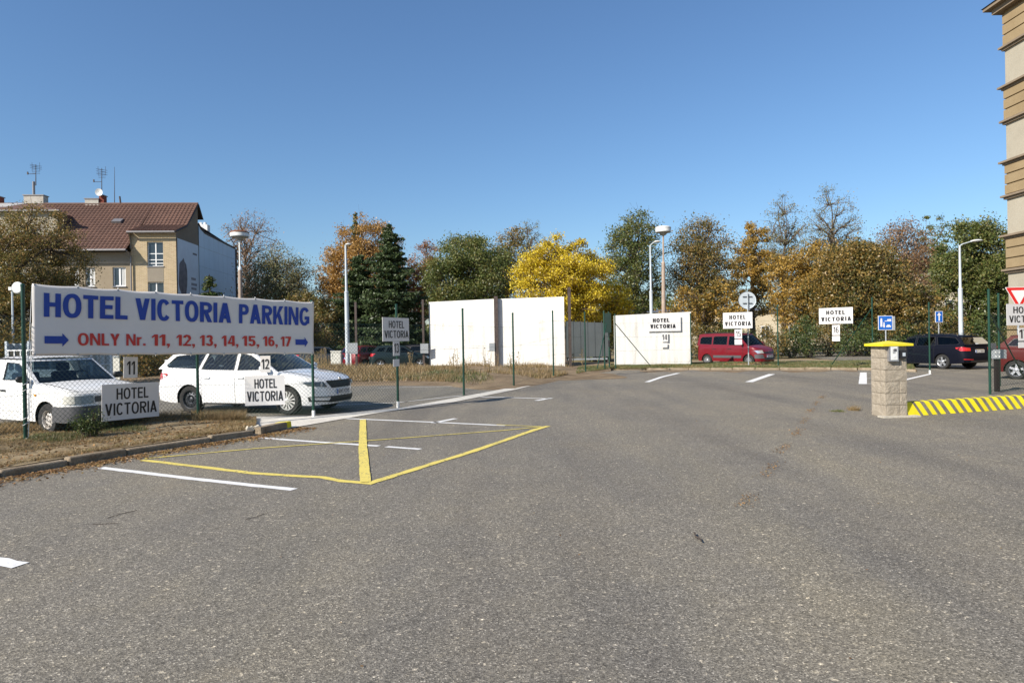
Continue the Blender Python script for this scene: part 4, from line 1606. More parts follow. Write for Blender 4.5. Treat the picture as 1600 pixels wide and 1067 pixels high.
# narrow green gate left of the hoarding
t = thing('narrow_gate', 'narrow dark green gate frame left of the white hoarding with sign 14', 'gate', gate0)
p1 = gp(958, 573, .28) - gate0
for q in (Vector((0, 0, 0)), p1 * .55):
    MB().tube(q, q + Vector((0, 0, 2.45)), .035, n=8).build('gate_post', M['green'], t, True)
MB().tube((-.35, -.2, 0), (.1, 0, 1.9), .02, n=6).build('brace', M['green'], t, True)
MB().tube((0, 0, 1.35), p1 * .55 + Vector((0, 0, 1.35)), .02, n=6).build('rail', M['green'], t, True)
MB().tube((0, 0, .2), p1 * .55 + Vector((0, 0, .2)), .02, n=6).build('rail', M['green'], t, True)
mb = MB(); mb.box(p1 * .45 + Vector((0, 0, 1.95)), (.28, .04, .85)); mb.build('netting', M['netdark'], t)
MB().box(p1 * .5 + Vector((0, -.04, 1.05)), (.05, .09, .3)).build('lock_box', M['blackplastic'], t)

# ================================================================ banner
PA, PB = FA[0].copy(), FA[2].copy()
nrm = Vector((PB.y - PA.y, -(PB.x - PA.x), 0)).normalized()
PA2, PB2 = PA + nrm * .045, PB + nrm * .045
c00, c10, c11, c01 = (pl(50, 556, PA2, PB2), pl(490, 553, PA2, PB2), pl(490, 472, PA2, PB2), pl(50, 443, PA2, PB2))


def bmap(u, v, off=0.0):
    p = (c00 * (1 - u) + c10 * u) * (1 - v) + (c01 * (1 - u) + c11 * u) * v
    wv = .014 * math.sin(u * 17 + 1.1 * v) * math.sin(v * 3.1) + .005 * math.sin(u * 41 + v * 5) * (1 - v * .5) + .006 * math.sin(v * 7 + u * 9)
    sag = -.018 * abs(math.sin(u * math.pi * 8)) * v ** 6 + .012 * abs(math.sin(u * math.pi * 8)) * (1 - v) ** 6
    return p + nrm * (wv + off + .012) + Vector((0, 0, sag))


bt = thing('banner', 'large white banner reading HOTEL VICTORIA PARKING hung on the fence posts', 'banner', c00)
P = [[bmap(i / 110, j / 26) - c00 for j in range(27)] for i in range(111)]
o = MB().grid(P).build('cloth', M['banner'], bt, True)
so = o.modifiers.new('thick', 'SOLIDIFY'); so.thickness = .002


def pu(px, py=505):
    p = pl(px, py, PA2, PB2)
    return (p - c00).to_2d().length / (c10 - c00).to_2d().length


def bw(items, mat, bold, name, gap=.07):
    for it in items:
        words([it], name, mat, bt, lambda x, z, l=0: bmap(x, z, .015 + l) - c00, bold, gap)


bw([('HOTEL', pu(67), pu(198), .545, .885), ('VICTORIA', pu(210), pu(360), .545, .885), ('PARKING', pu(372), pu(482), .545, .885)], M['blueprint'], .205, 'blue_word')
seg = [('ONLY', 120, 186), ('Nr.', 196, 226), ('11,', 236, 264), ('12,', 274, 303), ('13,', 311, 337), ('14,', 345, 371), ('15,', 377, 403), ('16,', 409, 432), ('17', 437, 453)]
bw([(s_, pu(a_), pu(b_), .145, .325) for s_, a_, b_ in seg], M['redprint'], .185, 'red_word', .08)
for x0, x1 in ((68, 106), (460, 480)):
    a_, b_ = pu(x0), pu(x1)
    h_ = b_ - (b_ - a_) * .27
    q = [(a_, .17), (h_, .17), (h_, .125), (b_, .22), (h_, .32), (h_, .275), (a_, .275)]
    mb = MB()
    vs_ = [bmap(x_, z_, .015) - c00 for x_, z_ in q]
    mb.add(vs_, [(0, 1, 5, 6), (2, 3, 1), (1, 3, 5), (3, 4, 5)])
    mb.build('blue_arrow', M['blueprint'], bt)
for i in range(9):
    for v in (.985, .02):
        p = bmap(min(.993, .007 + i / 8 * .986), v, .005) - c00
        m = Matrix.Rotation(math.atan2(nrm.y, nrm.x), 3, 'Z')
        MB().lathe([(.006, .0), (.016, .003), (.014, -.002)], 10, (0, 0, 0), 'x').build('eyelet', M['galv'], bt).matrix_local = Matrix.Translation(p) @ m.to_4x4()
for i in range(1, 9):
    for v, dz in ((.985, .045), (.02, -.045)):
        p = bmap(.007 + i / 8 * .986, v, .005) - c00
        MB().tube(p, p + Vector((.01, .0, dz)) - nrm * .05, .005, n=5).build('cable_tie', M['rope'], bt)
mb = MB()
q0 = PA - c00
for z, pt in ((2.28, c01 + Vector((0, 0, -.02))), (1.72, c00.lerp(c01, .45)), (1.38, c00 + Vector((0, 0, .02)))):
    w = pt - c00
    for k in range(10):
        a_ = q0 + Vector((.036 * math.cos(k * 1.3), .036 * math.sin(k * 1.3), z - .12 + k * .02 - q0.z * 0))
        b_ = q0 + Vector((.036 * math.cos((k + 1) * 1.3), .036 * math.sin((k + 1) * 1.3), z - .12 + (k + 1) * .02))
        a_.z -= c00.z; b_.z -= c00.z
        a_.z += 0; b_.z += 0
        mb.tube(a_ + Vector((0, 0, 0)), b_, .006, n=5)
    mb.tube(b_, w, .006, n=5)
mb.v = [Vector((v.x, v.y, v.z + (c00.z - c00.z))) for v in mb.v]
mb.build('rope', M['rope'], bt)


# ================================================================ signs on the fences
def board(name, label, cat, x0, x1, yt, yb, a, b, mat, group=None, thick=.008, off=.05, rows=None, bold=.165, gp_=.10, tilt=0.0):
    """sign board between photo columns x0..x1 on the vertical plane a-b; rows: lettering"""
    u = Vector((b.x - a.x, b.y - a.y, 0)).normalized()
    n = Vector((u.y, -u.x, 0))
    a2, b2 = a + n * off, b + n * off
    pt, pb = pl(x0, yt, a2, b2), pl(x0, yb, a2, b2)
    pr = pl(x1, (yt + yb) / 2, a2, b2)
    w = (pr - pt).to_2d().length
    h = pt.z - pb.z
    root = thing(name, label, cat, pb + u * (w / 2), math.atan2(u.y, u.x), group)
    root.rotation_euler[1] = tilt
    bo = MB().box((0, 0, h / 2), (w, thick, h)).build('panel', mat, root)
    if rows:
        words([(tx, -w / 2 + w * p, -w / 2 + w * q, h * r0, h * r1) for tx, p, q, r0, r1 in rows], 'lettering', M['black'], bo, flat(-thick / 2 - .004), bold, gp_)
    return root, w, h


HV = [('HOTEL', .24, .80, .57, .88), ('VICTORIA', .05, .955, .14, .47)]
HV2 = [('HOTEL', .215, .775, .57, .84), ('VICTORIA', .06, .955, .16, .43)]
SG, NG = 'HOTEL VICTORIA signs', 'bay number plates'
S_ = M['signwhite']
board('hotel_sign', 'HOTEL VICTORIA sign lowest on the fence in front of the white pickup bumper', 'sign', 159, 249, 602, 659.5, FA[0], FA[1], S_, SG, rows=HV, tilt=R(1.0))
board('number_plate_sign', 'white plate with number 11 hanging below the banner', 'number sign', 193, 215, 558, 591, FA[0], FA[1], S_, NG, rows=[('11', .22, .80, .16, .80)], tilt=R(2))
board('hotel_sign', 'HOTEL VICTORIA sign on the fence covering the door of the white estate car', 'sign', 383, 446, 587, 634, FA[1], FA[2], S_, SG, rows=HV)
board('number_plate_sign', 'white plate with number 12 hanging below the banner beside the car mirror', 'number sign', 407, 423, 556, 582, FA[1], FA[2], S_, NG, rows=[('12', .12, .88, .2, .8)])
board('hotel_sign', 'HOTEL VICTORIA sign on the green post above number 13', 'sign', 598, 639.5, 495.5, 533.5, FA[3], FA[4], S_, SG, rows=[('HOTEL', .22, .8, .56, .86), ('VICTORIA', .06, .97, .14, .45)])
board('number_plate_sign', 'white plate reading 13 on the slim green post', 'number sign', 614.5, 624.5, 533.6, 556, FA[3], FA[4], S_, NG, rows=[('13', .14, .86, .2, .86)])
board('small_plate', 'small blank white plate low on the green post near the white estate bonnet', 'plate', 614.5, 624, 561.5, 573, FA[3], FA[4], S_, 'small plates under the bay numbers')
hb0, hb1 = dp(959, 540, 34.84), dp(1079.5, 540, 34.54)
hb0.z = hb1.z = 0
board('hotel_sign', 'HOTEL VICTORIA sign on the white hoarding above number 14', 'sign', 1012, 1064, 494.5, 518, hb0, hb1, S_, SG, off=.025, rows=[('HOTEL', .16, .66, .6, .86), ('VICTORIA', .08, .85, .2, .46)], bold=.265, gp_=.12)
board('number_plate_sign', 'white plate reading 14 on the low white hoarding', 'number sign', 1033, 1044, 520, 534, hb0, hb1, S_, NG, off=.03, rows=[('14', .16, .85, .2, .8)], bold=.15)
board('small_plate', 'small blank white plate on the low white hoarding', 'plate', 1033, 1043, 536, 543, hb0, hb1, S_, 'small plates under the bay numbers', off=.03)
board('hotel_sign', 'HOTEL VICTORIA sign beside the round grey road sign', 'sign', 1130, 1176, 489, 513.5, FB[0], FB[1], S_, SG, rows=HV2, bold=.265, gp_=.12)
board('number_plate_sign', 'white plate reading 15 above the cherry red van', 'number sign', 1148, 1159.5, 515, 529, FB[0], FB[1], S_, NG, rows=[('15', .15, .85, .2, .82)])
board('small_plate', 'small blank white plate over the windscreen of the red van', 'plate', 1148, 1159.5, 530.5, 538.5, FB[0], FB[1], S_, 'small plates under the bay numbers')
board('hotel_sign', 'HOTEL VICTORIA sign left of the blue parking zone sign', 'sign', 1280, 1333, 482, 506.5, FB[1], FB[2], S_, SG, rows=HV2, bold=.265, gp_=.12)
board('number_plate_sign', 'white plate reading 16 in front of the brown gold trees', 'number sign', 1300.5, 1312.5, 508, 523.5, FB[1], FB[2], S_, NG, rows=[('16', .15, .85, .2, .82)])
board('small_plate', 'small blank white plate before the dark hedge', 'plate', 1300.5, 1312.5, 525, 533, FB[1], FB[2], S_, 'small plates under the bay numbers')
board('hotel_sign', 'HOTEL VICTORIA sign cut off by the right edge of the photo', 'sign', 1573, 1632, 475, 508.5, FC[1], FC[2], S_, SG, rows=[('HOTEL', .17, .80, .57, .87), ('VICTORIA', .06, .955, .14, .45)])
board('number_plate_sign', 'white plate reading 17 in front of the dark red hatchback', 'number sign', 1591.5, 1610, 512.5, 532.5, FC[1], FC[2], S_, NG, rows=[('17', .06, .8, .2, .88)])
board('small_plate', 'small blank white plate over the dark red hatchback', 'plate', 1591.5, 1610, 534.5, 543.5, FC[1], FC[2], S_, 'small plates under the bay numbers')
_p = dp(262, 566, 27)
board('small_notice', 'tiny white notice behind the tail of the white estate car', 'notice', 257.5, 266, 562, 571, _p, _p + Vector((1, 0, 0)), S_, rows=[('14', .3, .7, .5, .85), ('P', .38, .62, .1, .42)])
MB().tube((_p.x, _p.y + .02, 0), (_p.x, _p.y + .02, _p.z), .02).build('notice_pole', M['galv'], [o for o in bpy.data.objects if o.name == 'small_notice'][0])
_o = bpy.data.objects['notice_pole']
_o.matrix_parent_inverse = Matrix.Identity(4)
_r = bpy.data.objects['small_notice']
_o.location = -_r.location

# ================================================================ hoardings
def hoarding(name, label, pa, pb, zt_a, zt_b, z0, mat, nb=3, th=.06, gap=.006, kind='board', supports=True):
    root = thing(name, label, 'hoarding', Vector((pa.x, pa.y, z0)))
    d = Vector((pb.x - pa.x, pb.y - pa.y, 0))
    n = Vector((d.y, -d.x, 0)).normalized()
    o0 = root.location
    for k in range(nb):
        f0, f1 = k / nb, (k + 1) / nb
        P = []
        for base, zt in ((pa, zt_a), (pb, zt_b)):
            for f in (f0, f1):
                z = z0 + (zt - z0) * f + (gap / 2 if f == f0 else -gap / 2)
                P.append(Vector((base.x, base.y, z)) - o0)
        q = [P[0], P[2], P[3], P[1]]
        mb = MB()
        mb.add([v - n * 0 for v in q] + [v - n * th for v in q], [(0, 1, 2, 3), (7, 6, 5, 4), (0, 4, 5, 1), (1, 5, 6, 2), (2, 6, 7, 3), (3, 7, 4, 0)])
        mb.build('board', mat, root)
    if supports:
        for f in (.02, .5, .98):
            p = Vector((pa.x, pa.y, 0)).lerp(Vector((pb.x, pb.y, 0)), f) - Vector((o0.x, o0.y, 0)) - n * (th + .06)
            MB().box(p + Vector((0, 0, (zt_a - z0) / 2 - .15)), (.08, .08, zt_a - z0)).build('support_post', M['rust'], root)
    return root


h1, h2, h3 = dp(670, 472, 35.0), dp(773, 467, 34.2), dp(881, 463.5, 33.4)
h1b, h2b = dp(772, 467, 34.2), dp(777, 467, 34.15)
hoarding('white_hoarding', 'big white hoarding left of the tall rusty post', h1, h1b, h1.z, h1b.z, .12, M['hoard'])
hoarding('white_hoarding', 'big white hoarding between the tall rusty post and the yellow tree', h2b, h3, h2b.z, h3.z, .12, M['hoard'])
h4, h5 = dp(959, 493, 34.9), dp(1079.5, 487, 34.6)
hoarding('white_hoarding', 'lower white hoarding behind the sign with number 14', h4, h5, h4.z, h5.z, .06, M['hoard'], 1)
h6, h7 = dp(884, 502, 37.5), dp(951, 504.5, 37.5)
r6 = hoarding('grey_hoarding', 'weathered grey sheet hoarding under the yellow tree', h6, h7, h6.z, h7.z, .55, M['hoardgrey'], 1)
d_ = (h7 - h6); d_.z = 0
for i in range(7):
    MB().box(d_ * (i / 6) + Vector((0, -.012, (h6.z - .55) / 2)), (.03, .012, h6.z - .55)).build('sheet_rib', M['hoardgrey'], r6)
MB().box(d_ * .5 + Vector((0, .1, -.1)), (d_.length, .08, .12)).build('rail', M['galv'], r6)
MB().box(d_ * .5 + Vector((0, .1, .25)), (d_.length, .05, .05)).build('rail', M['galv'], r6)
MB().box(d_ * .02 + Vector((0, .1, -.2)), (.08, .08, .5)).box(d_ * .98 + Vector((0, .1, -.2)), (.08, .08, .5)).build('support_post', M['rust'], r6)

for px, yt, w, d, lab in ((660.5, 468, .10, 34.8, 'thin rusty steel post at the left edge of the white hoardings'),
                          (774.5, 463, .19, 34.0, 'tall rusty steel post between the two white hoardings'),
                          (889, 449, .14, 33.6, 'rusty steel post right of the white hoardings below the yellow tree'),
                          (555.5, 472, .11, 36.0, 'rusty steel post beside the pale street lamp')):
    p = dp(px, yt, d)
    r = thing('steel_post', lab, 'post', (p.x, p.y, .1), 0, 'rusty steel posts by the hoardings')
    MB().box((0, 0, (p.z - .1) / 2), (w, w, p.z - .1)).build('shaft', M['rust'], r)
    MB().box((0, 0, .03), (w * 1.8, w * 1.8, .06)).build('foot_plate', M['rust'], r)
for x0, x1, yt, yb, d, lab in ((544, 559, 536, 553, 35.9, 'small grey board on the rusty post beside the pale street lamp'),
                               (657, 669.5, 537, 552, 34.7, 'small grey board at the left edge of the white hoardings'),
                               (764.5, 773, 536, 549, 33.9, 'small grey board beside the tall rusty post on the white hoarding')):
    p = dp(x0, yt, d)
    board('grey_board', lab, 'board', x0, x1, yt, yb, p, p + Vector((1, .0, 0)), M['greyback'], 'small grey boards on the rusty posts', .02, .03)


# ================================================================ street lamps and road signs
def mushroom_lamp(label, px, yt, d, wpx, steel, tilt=0.0):
    p = dp(px, yt, d)
    r = thing('street_lamp', label, 'street lamp', (p.x, p.y, 0), 0, 'mushroom head street lamps')
    H = p.z
    rad = wpx / 2 * d / FPX
    hs = H - .65
    sp = H - 2.6
    MB().tube((0, 0, -.1), (0, 0, sp), .17, .12, 12).build('pole', M['concpole'], r, True)
    MB().tube((0, 0, sp), (0, 0, hs), .065, .055, 10).lathe([(.12, sp - .02), (.13, sp + .12), (.07, sp + .2)], 12).build('mast', M[steel], r, True)
    hd = MB().lathe([(.05, hs - .03), (.16, hs + .02), (rad * .55, hs + .16), (rad * .97, hs + .2), (rad, hs + .24)], 28).build('head', M['greyback'], r, True, 30)
    MB().lathe([(rad * .985, hs + .22), (rad, hs + .42), (rad * .97, hs + .48)], 28).build('lamp_ring', M['lampwhite'], hd, True, 30)
    MB().lathe([(rad * 1.02, hs + .47), (rad * 1.02, hs + .53), (rad * .8, hs + .60), (.01, hs + .65)], 28).build('lid', M['lamprust'] if steel == 'lampwhite' else M['lampwhite'], hd, True, 30)
    r.rotation_euler[1] = tilt
    return r


mushroom_lamp('mushroom head lamp with a rusty lid between the pale blue wall and the bare tree', 374, 360, 45, 28, 'lampwhite')
mushroom_lamp('mushroom head lamp with a white lid rising behind the low white hoarding', 1034, 353, 46, 24, 'concpole', R(.6))


def arm_lamp(label, px, yt, d, arm, head=.6, step=.42, mat='galvpole', w=1.0, group='street lamps with slim arms'):
    p = dp(px, yt, d)
    r = thing('street_lamp', label, 'street lamp', (p.x, p.y, 0), 0, group)
    H = p.z
    MB().tube((0, 0, -.1), (0, 0, H * step), .115 * w, .105 * w, 12).lathe([(.105 * w, H * step), (.12 * w, H * step + .03), (.075 * w, H * step + .1)], 12).build('pole', M[mat], r, True)
    MB().tube((0, 0, H * step), (0, 0, H), .07 * w, .05 * w, 10).build('mast', M[mat], r, True)
    a = Vector((arm, -.1, .22))
    if abs(arm) > .2:
        pts = [Vector((0, 0, H - .02)), Vector((arm * .25, -.03, H + .08)), Vector((arm, -.1, H + .2))]
        mb = MB()
        for q, w_ in zip(pts, pts[1:]): mb.tube(q, w_, .03, n=6)
        mb.build('arm', M[mat], r, True)
    e = Vector((arm, -.1, H + .2)) if abs(arm) > .2 else Vector((0, 0, H))
    s = 1 if arm >= 0 else -1
    vs, fs = [], []
    nn = 10
    for j in range(7):
        f = j / 6
        ww = math.sin(math.pi * min(1, f * .86 + .12)) ** .6
        for i in range(nn):
            t = 2 * math.pi * i / nn
            vs.append(e + Vector((s * head * f, .16 * ww * math.cos(t), .07 * ww * math.sin(t) + .03 * f + .02)))
    for j in range(6):
        for i in range(nn):
            fs.append((j * nn + i, j * nn + (i + 1) % nn, (j + 1) * nn + (i + 1) % nn, (j + 1) * nn + i))
    fs.append(tuple(range(nn))); fs.append(tuple(6 * nn + i for i in range(nn)))
    mesh_obj('lamp_head', vs, fs, M['lampwhite'], r, True, None, 50)
    return r


arm_lamp('pale street lamp standing in front of the dark spruce', 540, 383, 38.5, .05, .32, .62, w=1.1)
arm_lamp('pale street lamp beside the white lidded mushroom lamp', 1016, 384, 43, .22, .42, .60)
arm_lamp('pale street lamp behind the navy estate car with its arm pointing right', 1499.5, 384, 36, .55, .6, .62)
arm_lamp('distant dark street lamp in front of the olive trees', 398, 420, 62, .9, .6, .6, 'rust', .8)
# round mirror-like lamp at the left edge
p = dp(19, 452, 27)
r = thing('pole_with_round_dish', 'slim pale pole with a round white disc in front of the olive brown tree', 'pole', (p.x, p.y, 0))
MB().tube((0, 0, -.1), (0, 0, p.z), .045, .035, 8).build('pole', M['galvpole'], r, True)
MB().lathe([(.001, -.03), (.2, -.02), (.24, .03), (.2, .05), (.001, .06)], 20, (.23, -.05, p.z + .05), 'y').build('disc', M['lampwhite'], r, True)
MB().box((.12, 0, p.z + .04), (.24, .04, .04)).box((-.03, -.03, p.z + .02), (.13, .1, .13)).build('bracket', M['lampwhite'], r)

# round road sign seen from the back
p = dp(1168, 458, 33.0)
r = thing('round_road_sign', 'round road sign seen from its grey back on a slim pole', 'road sign', (p.x, p.y, .1))
MB().tube((0, 0, -.1), (0, 0, p.z - .1), .03, n=8).build('pole', M['galv'], r, True)
zc = dp(1168, 469, 33.0).z - .1
MB().lathe([(.001, .0), (.40, .0), (.42, -.015), (.42, .02), (.40, .03), (.001, .03)], 32, (-.0, .05, zc), 'y').build('sign_back', M['galvpole'], r, True, 30)
MB().box((0, .02, zc + .17), (.46, .03, .03)).box((0, .02, zc - .15), (.46, .03, .03)).build('clamp', M['steelrim'], r)

# blue zone sign
p = dp(1383, 493, 30.5)
r = thing('parking_zone_sign', 'square blue parking zone sign behind the stone pillar', 'road sign', (p.x, p.y, 0), R(-8))
zc = dp(1383, 504.5, 30.5).z
MB().tube((.03, .04, -.1), (.03, .04, p.z), .03, n=8).build('pole', M['galv'], r, True)
b_ = MB().box((0, 0, zc), (.60, .03, .64)).build('panel', M['signwhite'], r)
MB().box((0, -.017, zc), (.56, .004, .60)).build('blue_field', M['roadblue'], b_)
mb = MB()
mb.box((-.17, -.021, zc - .02), (.08, .003, .3)).box((-.17, -.021, zc + .17), (.07, .003, .07)).box((-.06, -.021, zc - .12), (.06, .003, .16)).box((-.06, -.021, zc + .0), (.05, .003, .05))
mb.box((.13, -.021, zc - .16), (.2, .003, .06)).box((.13, -.021, zc - .11), (.12, .003, .05)).box((.16, -.021, zc + .12), (.16, .003, .1)).box((.02, -.021, zc + .08), (.1, .003, .03))
mb.build('white_symbols', M['signwhite'], b_)
MB().box((.35, .12, zc - .02), (.12, .25, .62)).build('rear_box', M['greyback'], r)
# one way sign
p = dp(1467, 487, 40)
r = thing('one_way_sign', 'small blue one way sign with a white arrow above the navy car', 'road sign', (p.x, p.y, 0))
zc = dp(1467, 495, 40).z
MB().tube((0, .04, -.1), (0, .04, p.z), .03, n=8).build('pole', M['galv'], r, True)
b_ = MB().box((0, 0, zc), (.44, .03, .66)).build('panel', M['signwhite'], r)
MB().box((0, -.017, zc), (.39, .004, .61)).build('blue_field', M['roadblue'], b_)
MB().box((0, -.021, zc - .06), (.08, .003, .36)).add([(-.13, -.021, zc + .08), (.13, -.021, zc + .08), (0, -.021, zc + .26)], [(0, 1, 2)]).build('white_arrow', M['signwhite'], b_)
# yield sign
p = dp(1592, 449, 24.0)
r = thing('give_way_sign', 'red and white triangular give way sign above the cropped hotel sign', 'road sign', (p.x, p.y, 0))
z = p.z


def tri(s, y, t):
    c = Vector((0, y, z - .27))
    pts = []
    for k in range(3):
        a = math.pi / 2 + 2 * math.pi * k / 3 + math.pi
        v = Vector((math.cos(a), 0, math.sin(a))) * s
        n_ = 4
        for q in range(n_):
            b = a - .5 + q / (n_ - 1) * 1.0
            pts.append(c + v * .93 + Vector((math.cos(b), 0, math.sin(b))) * s * .07)
    n_ = len(pts)
    return MB().add(pts + [q + Vector((0, t, 0)) for q in pts], [tuple(range(n_)), tuple(range(2 * n_ - 1, n_ - 1, -1))] + [(i, i + n_, (i + 1) % n_ + n_, (i + 1) % n_) for i in range(n_)])


MB().tube((0, .06, -.1), (0, .06, z), .035, n=8).build('pole', M['galv'], r, True)
b_ = tri(.535, 0, .02).build('sign_plate', M['signwhite'], r)
tri(.505, -.006, .005).build('red_border', M['signred'], b_)
tri(.315, -.012, .005).build('white_centre', M['signwhite'], b_)

# utility cabinet
p = gp(526, 570, .25)
r = thing('utility_cabinet', 'cream metal utility cabinet in the dry grass', 'cabinet', (p.x, p.y, .2))
MB().box((0, 0, .42), (.60, .35, .85)).build('body', M['cabinet'], r)
MB().box((0, 0, .87), (.64, .39, .05)).build('lid', M['cabinet'], r)
MB().box((-.003, -.18, .60), (.54, .012, .42)).box((0, -.18, .17), (.54, .012, .34)).build('door', M['cabinet'], r)
MB().box((-.2, -.19, .6), (.02, .02, .1)).build('handle', M['black'], r)
p = gp(548, 571, .25)
r = thing('marker_post', 'thin white marker post beside the pale street lamp', 'post', (p.x, p.y, .2))
MB().box((0, 0, .4), (.09, .06, .8)).build('shaft', M['signwhite'], r)

# ================================================================ stone pillar
P0 = gp(1384, 652)
PR = R(5.0)
t = thing('stone_pillar', 'squat stone block pillar with a yellow cap and an intercom', 'pillar', P0, PR)
PW, PH, NC = .44, 1.345, 6
ch = PH / NC


def rough_block(x0, x1, y0, y1, z0, z1, seed):
    r = np.random.default_rng(seed)
    mb = MB()
    g = .004
    x0 += g; x1 -= g; y0 += g; y1 -= g; z0 += g; z1 -= g
    nx = ny = nz = 5

    def face(o, a, b, n, na, nb, rough):
        P = []
        for i in range(na + 1):
            row = []
            for j in range(nb + 1):
                e = 0 if i in (0, na) or j in (0, nb) else rough
                row.append(o + a * (i / na) + b * (j / nb) + n * (e * r.uniform(.1, 1.0)))
            P.append(row)
        mb.grid(P)
    X, Y, Z = Vector((x1 - x0, 0, 0)), Vector((0, y1 - y0, 0)), Vector((0, 0, z1 - z0))
    O = Vector((x0, y0, z0))
    rg = .009
    face(O, X, Z, Vector((0, -1, 0)), nx, nz, rg)
    face(O + X, Y, Z, Vector((1, 0, 0)), ny, nz, rg)
    face(O + Y, Z, X, Vector((0, 1, 0)), nz, nx, rg)
    face(O, Z, Y, Vector((-1, 0, 0)), nz, ny, rg)
    face(O + Z, X, Y, Vector((0, 0, 1)), 1, 1, 0)
    face(O, Y, X, Vector((0, 0, -1)), 1, 1, 0)
    return mb


for k in range(NC):
    z0, z1 = k * ch, (k + 1) * ch
    if k % 2 == 0:
        cells = [(0, .29, 0, .15), (.29, PW, 0, .29), (.15, PW, .29, PW), (0, .15, .15, PW)]
    else:
        cells = [(0, PW, 0, .15) if k != 1 else (0, .29, 0, .15), (0, .22, .15, PW), (.22, PW, .15, PW)]
        if k == 1: cells.append((.29, PW, 0, .15))
    for q, (a, b, c, d) in enumerate(cells):
        rough_block(a, b, c, d, z0, z1, k * 10 + q).build('stone_block', M['stone'], t)
MB().box((PW / 2, PW / 2, PH / 2), (PW - .03, PW - .03, PH - .02)).build('mortar_core', M['kerb'], t)
cx = PW / 2
hw_ = .30
mb = MB()
mb.add([(cx - hw_, cx - hw_, PH), (cx + hw_, cx - hw_, PH), (cx + hw_, cx + hw_, PH), (cx - hw_, cx + hw_, PH),
        (cx - hw_, cx - hw_, PH + .042), (cx + hw_, cx - hw_, PH + .042), (cx + hw_, cx + hw_, PH + .042), (cx - hw_, cx + hw_, PH + .042), (cx, cx, PH + .10)],
       [(3, 2, 1, 0), (0, 1, 5, 4), (1, 2, 6, 5), (2, 3, 7, 6), (3, 0, 4, 7), (4, 5, 8), (5, 6, 8), (6, 7, 8), (7, 4, 8)])
mb.build('cap', M['yellowcap'], t)
MB().prism([(-.1, .1), (-.12, -.12), (PW + .2, -.1), (PW + .15, .3)], -.02, .028).build('footing', M['footing'], t)
# intercom
ic = MB().box((.14, -.035, PH - .14), (.185, .07, .295)).build('intercom', M['steel'], t)
MB().box((.14, -.073, PH - .135), (.13, .006, .25)).build('faceplate', M['lampwhite'], ic)
MB().box((.16, -.078, PH - .075), (.05, .006, .05)).build('speaker_grille', M['trim'], ic)
MB().box((.14, -.078, PH - .195), (.045, .008, .035)).build('button', M['rope'], ic)
mb = MB()
for k in range(5):
    mb.box((.135, -.078, PH - .06 - k * .018), (.05, .005, .006))
mb.build('name_strip', M['trim'], ic)
rd = MB().box((.345, -.032, PH - .16), (.135, .05, .15)).build('card_reader', M['blackplastic'], t)
MB().box((.345, -.059, PH - .16), (.055, .005, .065)).build('reader_window', M['galvpole'], rd)

# gate motor post
p = gp(1558, 612)
r = thing('gate_drive_post', 'dark maroon post with a grey bolted gate fitting at the right', 'gate post', (p.x, p.y, 0))
MB().box((0, 0, .42), (.095, .095, .9)).build('shaft', M['maroon'], r)
hb = MB().box((.04, -.03, .99), (.3, .14, .24)).build('fitting', M['greyback'], r)
mb = MB()
for a in (-.09, .01):
    for b in (.93, 1.04):
        mb.box((a, -.105, b), (.035, .012, .035))
mb.build('bolt', M['rope'], hb)
MB().box((-.1, 0, 1.2), (.12, .1, .16)).build('bracket', M['trim'], r)


# ================================================================ cars
GC = 'cars parked on the lane behind the dry grass'
r = car_at('estate_car', 'white estate car with black steel rear wheel parked behind the banner', 'car', 452, 649, -18, 1.343, -1, depth=15.3)
estate(r, M['carwhite'], M['carglass'], ('cover', 'steel'), '4SP 7771')
r = car_at('pickup_car', 'old white pickup car with grey bumper parked at the left edge', 'car', 77, 682, -27, 1.225, -1, depth=12.4, track=.75)
pickup(r, M['carwhite2'])
r = car_at('van', 'cherry red passenger van parked beyond the grass verge', 'car', 1171, 576, -54, 1.345, -1, depth=36.2, z=-.06, track=.76)
van(r, M['carred'])
r = car_at('estate_car', 'navy blue estate car seen from behind right of the stone pillar', 'car', 1474, 573, 110, -1.343, 1, depth=29.3)
estate(r, M['carnavy'], M['carglassdark'], ('alloy', 'alloy'), '4T2 9084')
r = car_at('hatchback', 'dark red hatchback cut off by the right edge behind the fence', 'car', 1588, 592.5, -46, -1.23, -1, depth=22.4, track=.8)
hatch(r, M['carorange'], glass=M['carglass'])
for px, d, hd, paint, lab in ((574, 44.5, 62, 'carred', 'small dark red car seen from behind left of sign 13'),
                              (625, 43.5, 10, 'cargreen', 'dark green car parked behind sign 13'),
                              (664, 46.5, -10, 'carnavy', 'dark blue car left of the white hoarding'),
                              (508, 43.5, 15, 'cargrey', 'dark grey car behind the bonnet of the white estate car')):
    p = dp(px, 560, d); p.z = -.12
    r = thing('parked_car', lab, 'car', p, R(hd), GC)
    hatch(r, M[paint])
p = dp(205, 565, 39); p.z = .1
r = thing('parked_car', 'dark blue car partly hidden behind plate 11', 'car', p, R(150))
hatch(r, M['carnavy'])

